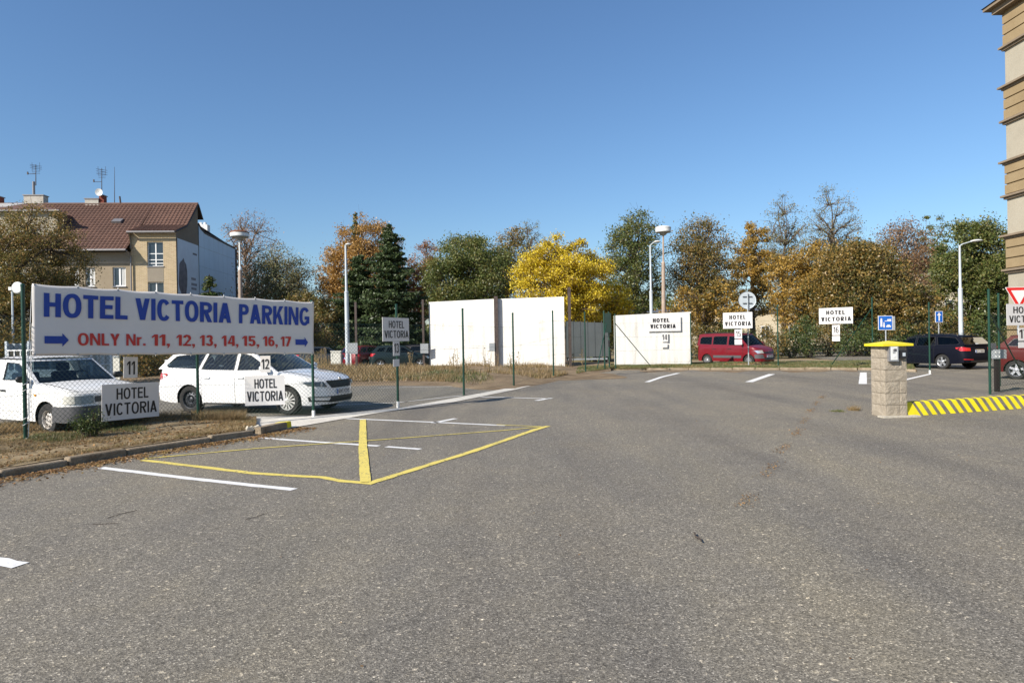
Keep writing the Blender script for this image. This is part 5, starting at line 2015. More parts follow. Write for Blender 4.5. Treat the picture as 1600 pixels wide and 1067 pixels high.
# corrugated fence behind the pickup
a, b = dp(10, 545, 23), dp(173, 545, 25)
r = thing('corrugated_fence', 'low grey corrugated steel fence seen through the pickup windscreen', 'fence', (a.x, a.y, 0))
d_ = Vector((b.x - a.x, b.y - a.y, 0)); L = d_.length; u = d_.normalized(); nn = Vector((u.y, -u.x, 0))
n = 5
for k in range(n):
    P = []
    m = 36
    for i in range(m + 1):
        s_ = (k + .01 + .98 * i / m) * L / n
        o_ = nn * (.03 * math.sin(s_ * 2 * math.pi / .2))
        P.append([u * s_ + o_ + Vector((0, 0, .1)), u * s_ + o_ + Vector((0, 0, 1.75))])
    MB().grid(P).build('corrugated_sheet', M['corr'], r)
for k in range(n + 1):
    MB().box(u * (k * L / n) + nn * .06 + Vector((0, 0, .9)), (.07, .07, 1.85)).build('post', M['galvpole'], r)
mb = MB()
for z in (.95,):
    mb.tube(u * 0 + nn * .05 + Vector((0, 0, z)), u * L + nn * .05 + Vector((0, 0, z)), .02, n=5)
mb.build('rail', M['galvpole'], r)
a, b = dp(176, 560, 25.5), dp(193, 560, 25.8)
r = thing('shed_wall', 'small pale grey panel wall beside the corrugated fence', 'wall', (a.x, a.y, 0))
MB().box(((b.x - a.x) / 2, .04, .62), (b.x - a.x, .05, 1.24)).build('panel', M['cabinet'], r)
MB().box(((b.x - a.x) / 2, 0, .62), (b.x - a.x, .04, .05)).box(((b.x - a.x) / 2, 0, 1.22), (b.x - a.x, .04, .05)).build('rail', M['galv'], r)
p = dp(32, 541, 22)
r = thing('greenhouse_frame', 'white framed glass cold frame behind the pickup roof', 'cold frame', (p.x, p.y, 0))
mb = MB()
for k in range(5):
    mb.box((-.4 + k * .2, 0, .76), (.03, .03, 1.52))
mb.box((0, 0, 1.52), (.85, .04, .04)).box((0, 0, 1.2), (.85, .04, .04))
mb.build('frame', M['windowwhite'], r)
MB().box((0, .02, .76), (.8, .008, 1.46)).build('pane', M['carglass'], r)

# ================================================================ apartment house on the left
HO = dp(278, 540, 53); HO.z = 0
HR = math.atan(.08)
house = thing('apartment_house', 'beige brick apartment house with brown tiled roof behind the banner', 'house', HO, HR)
HM = Matrix.Translation(HO) @ Matrix.Rotation(HR, 4, 'Z')
HI = HM.inverted()


def hl(px, py, y):
    a, b = HM @ Vector((0, y, 0)), HM @ Vector((1, y, 0))
    return HI @ pl(px, py, a, b)


def wall_with_holes(outer, holes, y, depth, mat, parent, name='wall'):
    polys = [[Vector((a, b, 0)) for a, b in outer]] + [[Vector((x0, z0, 0)), Vector((x1, z0, 0)), Vector((x1, z1, 0)), Vector((x0, z1, 0))] for x0, x1, z0, z1 in holes]
    fl = [p for q in polys for p in q]
    tr = tessellate_polygon(polys)
    vs = [Vector((p.x, y, p.y)) for p in fl]
    fs = [tuple(t) for t in tr]
    k = len(outer)
    for h in holes:
        m = len(vs)
        vs += [Vector((fl[k + i].x, y + depth, fl[k + i].y)) for i in range(4)]
        fs += [(k + i, k + (i + 1) % 4, m + (i + 1) % 4, m + i) for i in range(4)]
        k += 4
    return mesh_obj(name, vs, fs, mat, parent)


def window(parent, x0, x1, z0, z1, y, bars=((.5,), ()), curtain=.4, fw=.07, sill=True, mat='windowwhite', door=False):
    mb = MB()
    w, h = x1 - x0, z1 - z0
    mb.span(x0, x0 + fw, y, y + .05, z0, z1).span(x1 - fw, x1, y, y + .05, z0, z1)
    mb.span(x0 + fw, x1 - fw, y, y + .05, z0, z0 + fw).span(x0 + fw, x1 - fw, y, y + .05, z1 - fw, z1)
    for b in bars[0]:
        mb.span(x0 + w * b - fw * .7, x0 + w * b + fw * .7, y - .01, y + .045, z0 + fw, z1 - fw)
    for b in bars[1]:
        mb.span(x0 + fw, x1 - fw, y - .005, y + .04, z0 + h * b - fw * .5, z0 + h * b + fw * .5)
    f = mb.build('window', M[mat], parent)
    MB().span(x0 + fw, x1 - fw, y + .02, y + .03, z0 + fw, z1 - fw).build('pane', M['winglass'], f)
    if curtain:
        MB().span(x1 - fw - w * curtain * .45, x1 - fw, y + .012, y + .018, z0 + fw, z1 - fw).build('curtain', M['curtain'], f)
    if sill:
        MB().span(x0 - .05, x1 + .05, y - .2, y + .02, z0 - .06, z0).build('sill', M['gutter'], f)
    return f


xb = hl(205, 400, 0).x
XL = hl(-140, 400, 0).x
ze, zbe, zr = 8.95, 10.35, 13.35
bw_ = [(hl(230, 400, 0).x, hl(255, 400, 0).x, 7.72, 9.62), (hl(230, 400, 0).x, hl(255, 400, 0).x, 4.7, 6.5), (hl(230, 400, 0).x, hl(255, 400, 0).x, 1.7, 3.4)]
wall_with_holes([(xb, 0), (0, 0), (0, zbe), (xb, zbe)], bw_, 0, .22, M['brick'], house, 'brick_wall')
for k, (a, b, c, d) in enumerate(bw_):
    window(house, a + .0, b, c, d, .14, ((.5,), (.52, .27, .13) if k == 0 else ()), 0, .06)
MB().span(bw_[0][0], bw_[0][1], -.012, .0, 6.52, 7.64).build('render_panel', M['plasterold'], house)
mw = []
for (p0, p1, q0, q1) in ((176, 196.5, 7.68, 6.2), (133, 148.5, 7.68, 6.2), (110, 123, 7.68, 6.2), (50, 62, 7.68, 6.2), (26, 44, 7.68, 6.2), (-12, 6, 7.68, 6.2), (-60, -40, 7.68, 6.2)):
    mw.append((hl(p0, 430, 0).x, hl(p1, 430, 0).x, q1, q0))
mw += [(a, b, c - 3.1, d - 3.1) for a, b, c, d in mw] 
wall_with_holes([(XL, 0), (xb, 0), (xb, ze - .1), (XL, ze - .1)], mw, 0.0, .22, M['plaster'], house, 'plaster_wall')
for a, b, c, d in mw:
    window(house, a, b, c, d, .12, ((.5,), ()), .6, .09)
MB().span(XL, xb - .1, -.02, .0, 7.95, ze - .12).build('wall_band', M['plasterold'], house)
# gable
gpts = [(0, 0), (4.6, 0), (4.6, 13.3), (4.3, 13.2), (1.9, 11.1), (0, 10.38)]
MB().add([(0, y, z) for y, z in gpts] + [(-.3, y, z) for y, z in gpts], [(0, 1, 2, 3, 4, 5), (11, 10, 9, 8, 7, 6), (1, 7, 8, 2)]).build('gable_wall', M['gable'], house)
MB().add([(XL, 0, 0), (XL, 4.6, 0), (XL, 4.6, 13.2), (XL, 0, 8.8), (0, 4.6, 0), (0, 4.6, 13.2)], [(0, 3, 2, 1), (1, 2, 5, 4)]).build('rear_wall', M['plasterold'], house)


def tiled(x0, x1, prof, name):
    """prof: list of (y,z) from eave to ridge"""
    P = []
    L = [0]
    for a, b in zip(prof, prof[1:]):
        L.append(L[-1] + math.hypot(b[0] - a[0], b[1] - a[1]))
    rows = int(L[-1] / .34)
    nx = int((x1 - x0) / .075)
    for j in range(rows):
        for e in (0, 1):
            s_ = L[-1] * (j + (0 if e == 0 else .995)) / rows
            y = float(np.interp(s_, L, [p[0] for p in prof])); z = float(np.interp(s_, L, [p[1] for p in prof]))
            lift = .045 if e == 0 else .0
            row = []
            for i in range(nx + 1):
                x = x0 + (x1 - x0) * i / nx
                wv = .032 * math.sin(2 * math.pi * x / .3)
                row.append(Vector((x, y - (lift + wv) * .6, z + (lift + wv) * .8)))
            P.append(row)
    return MB().grid(P).build(name, M['rooftile'], house)


tiled(XL, xb - .02, [(-.8, ze), (4.3, zr)], 'roof')
tiled(xb - .0, .12, [(-.4, zbe + .05), (1.9, 11.2), (4.3, zr + .01)], 'bay_roof')
MB().tube((XL, 4.35, zr + .05), (.14, 4.35, zr + .05), .12, n=8).build('ridge', M['rooftile'], house)
MB().add([(xb, -.4, zbe), (xb, 0, ze - .1), (xb, 1.95, 11.15)], [(0, 1, 2)]).build('bay_cheek', M['brick'], house)
# verge board, back of the roof edge
mb = MB()
for (a, b) in (((-.4, zbe), (1.9, 11.15)), ((1.9, 11.15), (4.4, zr)), ((4.4, zr), (5.3, 12.3))):
    mb.tube((.14, a[0], a[1]), (.14, b[0], b[1]), .07, n=4)
mb.add([(0, 4.3, zr), (.2, 4.3, zr), (.2, 5.4, 12.25), (0, 5.4, 12.25), (-3, 5.4, 12.25), (-3, 4.3, zr)], [(0, 1, 2, 3), (5, 0, 3, 4)])
mb.build('verge_board', M['rust'], house)
MB().tube((XL, -.86, ze - .06), (xb, -.86, ze - .06), .08, n=8).build('gutter', M['gutter'], house)
MB().tube((xb - .1, -.46, zbe - .04), (.1, -.46, zbe - .04), .08, n=8).build('gutter', M['gutter'], house)
mb = MB()
xx = hl(204.5, 400, -.1).x
mb.tube((xx, -.12, 0), (xx, -.12, 8.5), .055, n=8).tube((xx, -.12, 8.5), (xx, -.8, 8.85), .055, n=8)
mb.build('downpipe', M['gutter'], house)
mb = MB()
mb.tube((xb - .05, -.46, 10.3), (xb - .02, -.05, 10.0), .05, n=6).tube((xb - .02, -.05, 10.0), (xb - .02, -.05, 9.1), .05, n=6)
mb.build('downpipe', M['gutter'], house)
# skylight
q = hl(176, 351, 1.4)
mb = MB().box((0, 0, 0), (.72, .6, .18), rot=Matrix.Rotation(R(32), 3, 'X'))
o = mb.build('skylight', M['gutter'], house); o.location = (q.x, 2.2, 11.62)
# dormer
xd0, xd1 = XL, hl(97, 330, .8).x
dy = .7
zd = hl(60, 331, dy).z
z_lo = ze + (dy + .5) * (zr - ze) / 4.8
wd = [(hl(26, 370, dy).x, hl(36, 370, dy).x, 10.0, 10.9), (hl(38, 370, dy).x, hl(60, 370, dy).x, 10.0, 10.9)]
wall_with_holes([(xd0, 9.3), (xd1 - .3, 9.3), (xd1 - .3, zd), (xd0, zd)], wd, dy, .2, M['facade'], house, 'dormer_wall')
for a, b, c, d in wd:
    window(house, a, b, c, d, dy + .12, ((.5,), ()), .3, .08)
MB().span(xd1 - .34, xd1 - .3, dy, 3.6, 9.3, zd).build('dormer_cheek', M['rooftile'], house)
mb = MB()
mb.span(xd0, xd1, dy - .35, dy + .1, zd, zd + .1)
mb.build('dormer_gutter', M['gutter'], house)
xs_ = hl(36, 320, 4).x
MB().add([(xd0, dy - .3, zd + .1), (xd1, dy - .3, zd + .1), (xs_ + .2, 4.4, zr + .1), (xd0, 4.4, zr + .1)], [(0, 1, 2, 3)]).build('dormer_roof', M['rooftile'], house)
q0 = hl(0, 322, 3.6).x; q1 = hl(36, 322, 3.6).x
MB().add([(xd0, 1.2, zd + .32), (q1 - .9, 1.2, zd + .32), (q1, 4.4, zr + .16), (xd0, 4.4, zr + .16)], [(0, 1, 2, 3)]).build('sheet_roof', M['sheet'], house)
# chimneys and aerials
def chimney(x0, x1, zt, mat, w=.7, y=4.6, cap=True):
    a, b = hl(x0, 312, y).x, hl(x1, 312, y).x
    t = hl((x0 + x1) / 2, zt, y).z
    o = MB().span(a, b, y - w / 2, y + w / 2, 12.3, t).build('chimney', M[mat], house)
    if cap:
        MB().span(a - .06, b + .06, y - w / 2 - .06, y + w / 2 + .06, t, t + .07).build('chimney_cap', M['gutter'], o)
    return o


chimney(41, 71.5, 307, 'chimney')
chimney(136, 157, 312.5, 'chimney')
chimney(157, 164.5, 307, 'redbrick', .5)
chimney(-8, 3, 309, 'redbrick', .6)
def aerial(px, yb, yt, dirn, dish=False, y=4.6):
    b, t = hl(px, yb, y), hl(px, yt, y)
    mb = MB().tube(b, t, .035, .02, 6)
    H = t.z - b.z
    for f in (.95, .88, .8):
        mb.tube(t + Vector((-.3, -.3, -(1 - f) * H)), t + Vector((.3, .3, -(1 - f) * H)), .012, n=4)
    for k in range(6):
        z = t.z - .06 * H - k * .13
        mb.tube((t.x - .25, y - .1, z), (t.x + .25, y + .1, z), .010, n=4)
    mb.tube((t.x - .3, y, t.z - .6), (t.x - .3, y, t.z + .15), .012, n=4).tube((t.x + .3, y, t.z - .6), (t.x + .3, y, t.z + .15), .012, n=4)
    mb.tube((t.x, y, t.z - H * .45), (t.x + .65 * dirn, y, t.z - H * .45), .02, n=4).box((t.x + .65 * dirn, y, t.z - H * .42), (.08, .08, .22))
    mb.build('aerial', M['rust'], house)


q = hl(53, 307, 4.6)
MB().tube(q - Vector((0, 0, .3)), (q.x, q.y, hl(53, 284, 4.6).z), .1, n=8).build('flue', M['gutter'], house)
aerial(56, 290, 257, -1)
aerial(159, 310, 263, -1)
a, b = hl(179, 318, 4.6), hl(179, 261, 4.6)
MB().tube(a, b, .03, .012, 6).build('lightning_rod', M['rust'], house)
a, b = hl(188.5, 319, 4.3), hl(187, 307, 4.3)
MB().tube(a, b, .07, n=8).build('vent_pipe', M['rust'], house)
q = hl(158, 302, 4.5)
MB().lathe([(.001, .0), (.18, -.04), (.30, -.08)], 20, (q.x, q.y - .3, q.z), 'y').build('satellite_dish', M['lampwhite'], house).scale = (1, 1, 1)
# poster on the gable
pg = MB().add([(.03, .12, 4.6), (.03, 4.35, 4.6), (.03, 4.35, 9.85), (.03, .12, 9.95)], [(0, 1, 2, 3)])
ps = thing('gable_poster', 'large faded advertising poster on the gable wall beside the pale blue wall', 'poster', HM @ Vector((.04, 0, 0)), HR)
MB().span(0, .05, .12, 4.35, 4.6, 9.9).build('sheet', M['poster'], ps)
r_ = random.Random(5)
mb = MB()
pts = [(1.0 + 1.0 * math.cos(a) * (1 + .12 * r_.uniform(-1, 1)) * .85, 6.9 + 1.55 * math.sin(a) * (1 + .15 * r_.uniform(-1, 1))) for a in [2 * math.pi * k / 18 for k in range(18)]]
mb.add([(.056, max(.14, y), z) for y, z in pts], [tuple(range(18))])
mb.build('dark_print', M['posterdark'], ps)
MB().span(.052, .058, 1.7, 4.2, 5.05, 5.45).build('orange_bar', M['posterorange'], ps)
mb = MB()
for k, (w, z) in enumerate(((1.0, 6.9), (1.2, 6.45), (1.1, 6.1))):
    for i in range(5):
        mb.span(.053, .057, 2.7 + i * w / 5, 2.7 + (i + .7) * w / 5, z, z + .2)
mb.span(.053, .057, 3.1, 4.0, 9.0, 9.15)
mb.build('small_print', M['posterdark'], ps)
# blue clad building behind
blue = thing('blue_clad_building', 'building with a long pale blue clad wall beside the bare tree', 'house', HO, HR)
zt = lambda y: float(np.interp(y, [4.75, 5.2, 6.2, 14.2], [11.75, 11.45, 11.2, 10.95]))
for k in range(8):
    y0, y1 = 4.75 + 9.45 * k / 8, 4.75 + 9.45 * (k + 1) / 8
    for j in range(7):
        z0, z1 = j * 1.65, min((j + 1) * 1.65, zt((y0 + y1) / 2))
        if j == 6: z1 = None
        g_ = .008
        if z1 is None:
            MB().add([(0, y0 + g_, 9.9 + g_), (0, y1 - g_, 9.9 + g_), (0, y1 - g_, zt(y1)), (0, y0 + g_, zt(y0))], [(0, 1, 2, 3)]).build('cladding_panel', M['bluewall'], blue)
        else:
            MB().span(-.03, 0, y0 + g_, y1 - g_, z0 + g_, z1 - g_).build('cladding_panel', M['bluewall'], blue)
MB().span(-12, -.04, 4.8, 14.2, 0, 10.9).build('wall', M['plasterold'], blue)
mb = MB()
ys = [4.75, 5.2, 6.2, 14.2]
for a, b in zip(ys, ys[1:]):
    mb.tube((0, a, zt(a) + .05), (0, b, zt(b) + .05), .09, n=6)
mb.build('roof_edge', M['rust'], blue)
MB().add([(0, 4.75, 11.7), (0, 14.2, 10.98), (-12, 14.2, 11.2), (-12, 4.75, 11.7)], [(0, 1, 2, 3)]).build('roof', M['gutter'], blue)
MB().tube((.05, 14.3, 0), (.05, 14.3, 10.9), .08, n=6).build('downpipe', M['rust'], blue)
q = HI @ dp(315, 356, 62)
o = MB().span(q.x - .75, q.x + .5, q.y, q.y + .7, 10.9, q.z + .3).build('chimney', M['whitechimney'], blue)
for k in range(3):
    MB().box((q.x - .5 + k * .35, q.y + .3, q.z + .4), (.18, .3, .25)).build('chimney_pot', M['whitechimney'], o)

# ================================================================ tall building at the right edge
tb = thing('stucco_building', 'tall ochre and pale stucco building with stacked cornices at the right edge', 'house', (23.3, 32, 0))
zs = [0, 2.6, 4.5, 6.1, 7.95, 9.55, 11.45, 13.05, 14.9, 16.55]
for k in range(len(zs) - 1):
    ochre = k % 2 == 0 if k < 2 else k % 2 == 0
    z0, z1 = zs[k], zs[k + 1] - .16
    wn_ = [(-y - .6, -y + .6) for y in range(3, 24, 3)] if not ochre else []
    core = MB().span(.0 if ochre else -.0, 14, -24, 0, z0, zs[k + 1])
    core.build('storey_wall', M['facade2'] if ochre else M['facade'], tb)
    if ochre:
        n = 3
        for j in range(n):
            a = z0 + (z1 - z0) * j / n + .03
            b = z0 + (z1 - z0) * (j + 1) / n - .03
            MB().span(-.07, 14, -24.03, .05, a, b).build('rusticated_course', M['facade2'], tb)
    for (a, b) in wn_:
        q = MB().span(-.03, .02, a, b, z0 + .1, z1 - .1).build('window', M['windowwhite'], tb)
        MB().span(-.045, -.025, a + .1, (a + b) / 2 - .05, z0 + .2, z1 - .2).span(-.045, -.025, (a + b) / 2 + .05, b - .1, z0 + .2, z1 - .2).build('pane', M['winglass'], q)
    z = zs[k + 1]
    if k < len(zs) - 2 and k > 0:
        pr = .24 if k % 2 == 0 else .2
        mb = MB().span(-pr * .5, 14, -24.2, pr * .5, z - .22, z - .12)
        mb.span(-pr, 14, -24.3, pr, z - .12, z - .03)
        mb.build('cornice', M['cornice'], tb)
mb = MB().span(-.35, 14, -24.5, .35, 16.5, 16.75).span(-.6, 14, -25, .6, 16.75, 16.9)
mb.build('eave', M['cornice'], tb)
MB().add([(-.66, .66, 16.9), (-.66, -25, 16.9), (7, -19, 21), (7, -5, 21), (15, .66, 16.9), (15, -25, 16.9)], [(0, 3, 2, 1), (0, 4, 3), (4, 5, 2, 3), (1, 2, 5)]).build('roof', M['rust'], tb)


# ================================================================ far buildings behind the trees
def block(label, x0, x1, y, h, roofh, nst, wall, roof):
    b = thing('apartment_building', label, 'building', (x0, y, 0))
    MB().span(0, x1 - x0, 0, 10, 0, h).build('wall', M[wall], b)
    MB().add([(-.4, -.5, h), (x1 - x0 + .4, -.5, h), (x1 - x0 - 3, 5, h + roofh), (3, 5, h + roofh), (x1 - x0 + .4, 10.5, h), (-.4, 10.5, h)],
             [(0, 1, 2, 3), (1, 4, 2), (4, 5, 3, 2), (5, 0, 3)]).build('roof', M[roof], b)
    n = int((x1 - x0) / 3.2)
    for j in range(nst):
        for i in range(n):
            x = 1.4 + i * (x1 - x0 - 2.8) / (n - 1)
            z = 1.1 + j * (h - .6) / nst
            w = MB().span(x - .55, x + .55, -.04, 0.0, z, z + 1.6).build('window', M['windowwhite'], b)
            MB().span(x - .45, x - .04, -.055, -.042, z + .1, z + 1.5).span(x + .04, x + .45, -.055, -.042, z + .1, z + 1.5).build('pane', M['winglass'], w)
    MB().span(0, x1 - x0, -.12, 0, h - .35, h).build('cornice', M['windowwhite'], b)
    return b


block('long cream apartment building with a red roof glimpsed behind the brown trees', 42, 74, 88, 9.6, 2.0, 3, 'cream', 'redroof')
block('pale low building glimpsed between the trunks behind the red van', 16, 36, 84, 4.6, .5, 1, 'cream', 'gutter')


# ================================================================ trees
def leaf_quads(C, size, r, flat=.0, asp=.55, droop=0.0):
    """rhombic leaves at the points C (n,3)"""
    n = len(C)
    s = size * r.uniform(.6, 1.35, n)[:, None]
    a = r.normal(size=(n, 3)); a[:, 2] = a[:, 2] * (1 - flat) - droop
    a /= np.linalg.norm(a, axis=1)[:, None]
    b = r.normal(size=(n, 3)); b[:, 2] *= (1 - flat)
    b -= (b * a).sum(1)[:, None] * a
    b /= np.linalg.norm(b, axis=1)[:, None]
    c = np.cross(a, b)
    V = np.empty((n, 4, 3))
    V[:, 0] = C - a * s * .5
    V[:, 1] = C + b * s * asp * .5 + c * s * .06
    V[:, 2] = C + a * s * .5
    V[:, 3] = C - b * s * asp * .5 + c * s * .06
    return V


def limb(mb, p0, p1, r0, r1, r, seg=4, n=6, bend=.12):
    d = p1 - p0
    L = d.length
    side = Vector((r.normal(), r.normal(), abs(r.normal()) * .6)) * L * bend
    prev = p0
    for k in range(1, seg + 1):
        f = k / seg
        q = p0 + d * f + side * math.sin(math.pi * f) * .8
        mb.tube(prev, q, r0 + (r1 - r0) * (f - 1 / seg), r0 + (r1 - r0) * f, n, caps=False)
        prev = q


def tree(label, px, d, x0, x1, ytop, ybot, leaf, density=1.0, clusters=150, per=85, size=.19, bark='bark', seed=1, cat='tree', name='tree', lean=0.0,
         lobes=9, rad=.17, group=None, trunk=1.0, shape=.75, gaps=.25, spread=1.0, top_bias=.0, tf=1.0):
    """deciduous tree: crown between photo columns x0..x1 and rows ytop..ybot at depth d"""
    r = np.random.default_rng(seed)
    base = dp(px, 540, d); base.z = 0
    top, bot = dp((x0 + x1) / 2, ytop, d).z, max(.4, dp((x0 + x1) / 2, ybot, d).z)
    xa, xb = dp(x0, 450, d).x, dp(x1, 450, d).x
    W, H = (xb - xa) / 2, (top - bot) / 2
    cx, cz = (xa + xb) / 2 - base.x, (top + bot) / 2
    root = thing(name, label, cat, base, 0, group)
    # lobed outline
    ld = r.normal(size=(lobes, 3)); ld /= np.linalg.norm(ld, axis=1)[:, None]
    la = r.uniform(-.22, .30, lobes)
    n = clusters
    dirs = r.normal(size=(n * 3, 3)); dirs /= np.linalg.norm(dirs, axis=1)[:, None]
    rr = r.uniform(0, 1, n * 3) ** (1 / 2.6)
    env = 1 + (np.maximum(0, dirs @ ld.T) ** 5 * la).sum(1)
    P = dirs * (rr * env)[:, None]
    # drop some to leave holes
    hole = r.normal(size=(6, 3)); hole /= np.linalg.norm(hole, axis=1)[:, None]
    keep = np.ones(len(P), bool)
    for h in hole:
        keep &= ~((np.linalg.norm(P - h * .8, axis=1) < .30) & (r.uniform(size=len(P)) < gaps * 2.2))
    P = P[keep][:n]
    m = np.abs(P).max(0)
    P[:, 0] *= 1 / max(.8, np.percentile(np.abs(P[:, 0]), 98)); P[:, 2] *= 1 / max(.8, np.percentile(np.abs(P[:, 2]), 98))
    # egg shape: narrower at the top
    f = 1 - (1 - shape) * np.clip(P[:, 2], -1, 1) ** 2 * np.sign(P[:, 2] + .01) * .6
    P[:, 0] *= np.clip(f, .4, 1.1); P[:, 1] *= np.clip(f, .4, 1.1)
    cr = rad * min(W, H) * 1.05
    C = P * np.array([W - cr, W * .9, H - cr * .8]) + np.array([cx, 0, cz])
    # leaves
    npl = np.maximum(6, (per * 1.75 * density * r.uniform(.45, 1.4, len(C)))).astype(int)
    idx = np.repeat(np.arange(len(C)), npl)
    crs = cr * r.uniform(.7, 1.5, len(C)) * spread
    off = r.normal(size=(len(idx), 3)) * np.array([1, 1, .68]) * .62
    L_ = C[idx] + off * crs[idx][:, None]
    L_ = L_[(L_[:, 2] > bot * .6)]
    V = leaf_quads(L_, size * .93, r)
    # limbs
    mb = MB()
    th = bot + (cz - bot) * .55
    tr = max(.10, .022 * top + .03 * W) * trunk
    nseg = 7
    axis = [Vector((0, 0, -.1))]
    zt = cz + H * .35
    for k in range(1, nseg + 1):
        f = k / nseg
        axis.append(Vector((cx * f * .8 + r.normal() * .10 * W * .3, r.normal() * .1 * W * .3, zt * f)))
    for k in range(nseg):
        mb.tube(axis[k], axis[k + 1], tr * (1 - .11 * k) * (1.25 if k == 0 else 1), tr * (1 - .11 * (k + 1)), 9, caps=False)
    o_axis = axis
    ends = C[r.permutation(len(C))[:max(14, len(C) // 5)]]
    tips = []
    for e in ends:
        e = Vector(e)
        zt0 = min(zt * .98, max(bot * .7, e.z - .55 * (abs(e.x - cx) + abs(e.y)) - .3))
        k = min(nseg - 1, int(zt0 / zt * nseg)); f = zt0 / zt * nseg - k
        s = axis[k].lerp(axis[k + 1], max(0, min(1, f)))
        limb(mb, s, e, tr * .34 * (1 - .5 * zt0 / zt), .018, r, 5, 5)
        tips.append((s, e))
    T = np.array([t[1][:] for t in tips])
    S0 = np.array([t[0][:] for t in tips])
    for c in C:
        mid = S0 + (T - S0) * .62
        k = int(np.argmin(((mid - c) ** 2).sum(1)))
        limb(mb, Vector(mid[k]), Vector(c), .028 * tf, .008 * tf, r, 2, 3, .08)
    # fine twigs in every cluster
    for c, q in zip(C, crs):
        for _ in range(3):
            e = Vector(c) + Vector(r.normal(size=3)) * q * .7
            mb.tube(c, e, .010 * tf, .004 * tf, 3, caps=False)
    mb.build('trunk', M[bark], root, True, 80)
    cr_ = quads_obj('crown', V, LEAF[leaf], root)
    return root


def spruce(label, px, d, x0, x1, ytop, ybot, seed=1, dens=1.0, leaf='spruce', tiers=26, name='spruce_tree'):
    r = np.random.default_rng(seed)
    base = dp(px, 540, d); base.z = 0
    top, bot = dp(px, ytop, d).z, max(.2, dp(px, ybot, d).z)
    W = (dp(x1, 450, d).x - dp(x0, 450, d).x) / 2
    root = thing(name, label, 'tree', base)
    mb = MB()
    mb.tube((0, 0, -.1), (0, 0, top * .98), .028 * top + .05, .02, 8)
    pts, nrm = [], []
    for k in range(tiers):
        f = (k + r.uniform(-.3, .3)) / tiers
        f = min(.985, max(0.0, f))
        z = bot + (top - bot) * f
        reach = W * 1.12 * ((1 - f) ** .68) * r.uniform(.72, 1.22) + .12
        nb = max(4, int(11 * (1 - f * .55)))
        a0 = r.uniform(0, 6.28)
        for b in range(nb):
            a = a0 + 2 * math.pi * b / nb + r.uniform(-.25, .25)
            L = reach * r.uniform(.5, 1.15)
            z0_ = z; z = z + r.uniform(-.35, .35) * (top - bot) / tiers * 2
            u = Vector((math.cos(a), math.sin(a), 0))
            prev = Vector((0, 0, z))
            ns = 5
            for s_ in range(1, ns + 1):
                g = s_ / ns
                p = u * (L * g) + Vector((0, 0, z - .32 * L * g + .20 * L * g * g))
                mb.tube(prev, p, .03 * (1 - g) + .008, .03 * (1 - g) + .006, 3, caps=False)
                cnt = max(4, int(58 * dens * L / 2.2 * (1.1 - .25 * g)))
                wdt = .34 * L * (1 - .62 * g) + .10
                t_ = r.uniform(0, 1, cnt)
                lat = r.uniform(-1, 1, cnt)
                for q in range(cnt):
                    w_ = lat[q] * wdt
                    c = prev.lerp(p, t_[q]) + Vector((-u.y, u.x, 0)) * w_ + Vector((0, 0, -abs(w_) * .25 - r.uniform(0, .16)))
                    pts.append(c[:])
                prev = p
            z = z0_
    P = np.array(pts)
    V = leaf_quads(P, .23 if d > 45 else .17, r, .1, .42, .2)
    mb.build('trunk', M['barkdark'], root)
    quads_obj('crown', V, LEAF[leaf], root)
    return root


def bush(label, px, d, x0, x1, ytop, leaf, seed, n=2600, size=.13, zb=0.0, name='bush', group=None, depth=None):
    r = np.random.default_rng(seed)
    base = dp(px, 545, d); base.z = zb
    top = dp(px, ytop, d).z - zb
    W = (dp(x1, 450, d).x - dp(x0, 450, d).x) / 2
    root = thing(name, label, 'bush', base, 0, group)
    dep = depth or W
    k = max(14, int(22 * W))
    c = r.normal(size=(k, 3)); c /= np.linalg.norm(c, axis=1)[:, None]
    c *= r.uniform(.35, .95, k)[:, None]
    c[:, 2] = c[:, 2] * .5 + .5
    c[:, 2] *= r.uniform(.75, 1.1, k)
    C = c * np.array([W * .9, dep * .8, top * .88])
    idx = r.integers(0, k, n)
    q = C[idx] + r.normal(size=(n, 3)) * min(W, top) * .17
    q = q[q[:, 2] > .02]
    mb = MB()
    for e in C:
        limb(mb, Vector((e[0] * .2, e[1] * .2, 0)), Vector(e), .022, .006, r, 3, 4)
    mb.build('stem', M['barkdark'], root)
    quads_obj('foliage', leaf_quads(q, size, r), LEAF[leaf], root)
    return root


T = tree
T('olive brown tree in front of the dormer of the apartment house', 20, 33, -75, 140, 336, 560, 'olive', 1.0, 420, 110, .105, 'barkdark', 11, rad=.10, shape=.9, gaps=1.0, lobes=14, spread=1.1)
T('nearly bare rust coloured tree behind the mushroom lamp left', 392, 76, 328, 440, 338, 520, 'rust', .55, 340, 34, .18, 'bark', 12, rad=.12, tf=1.7, gaps=.4, spread=1.4)
T('grey green tree right of the mushroom lamp with the rusty lid', 440, 62, 376, 499, 386, 545, 'grey', .9, 300, 60, .17, 'bark', 13, tf=1.3, gaps=.5, spread=1.15)
T('tall orange tree behind the two dark spruces', 556, 66, 500, 640, 352, 545, 'orange', 1.3, 400, 80, .19, 'barkdark', 14, gaps=.3, rad=.13)
spruce('thin pointed grey green spruce tip above the orange tree', 559, 72, 540, 580, 331, 470, 15, .5, 'hedge', 30)
spruce('tall dark green spruce reaching down behind sign 13', 611, 50, 548, 676, 349, 556, 16, 1.0, tiers=44, )
spruce('shorter dark green spruce behind the pale street lamp', 563, 52, 500, 622, 392, 556, 17, 1.0, tiers=36, )
T('orange red tree between the spruce and the green tree', 660, 70, 628, 700, 381, 520, 'orangered', .9, 190, 70, .18, 'bark', 18)
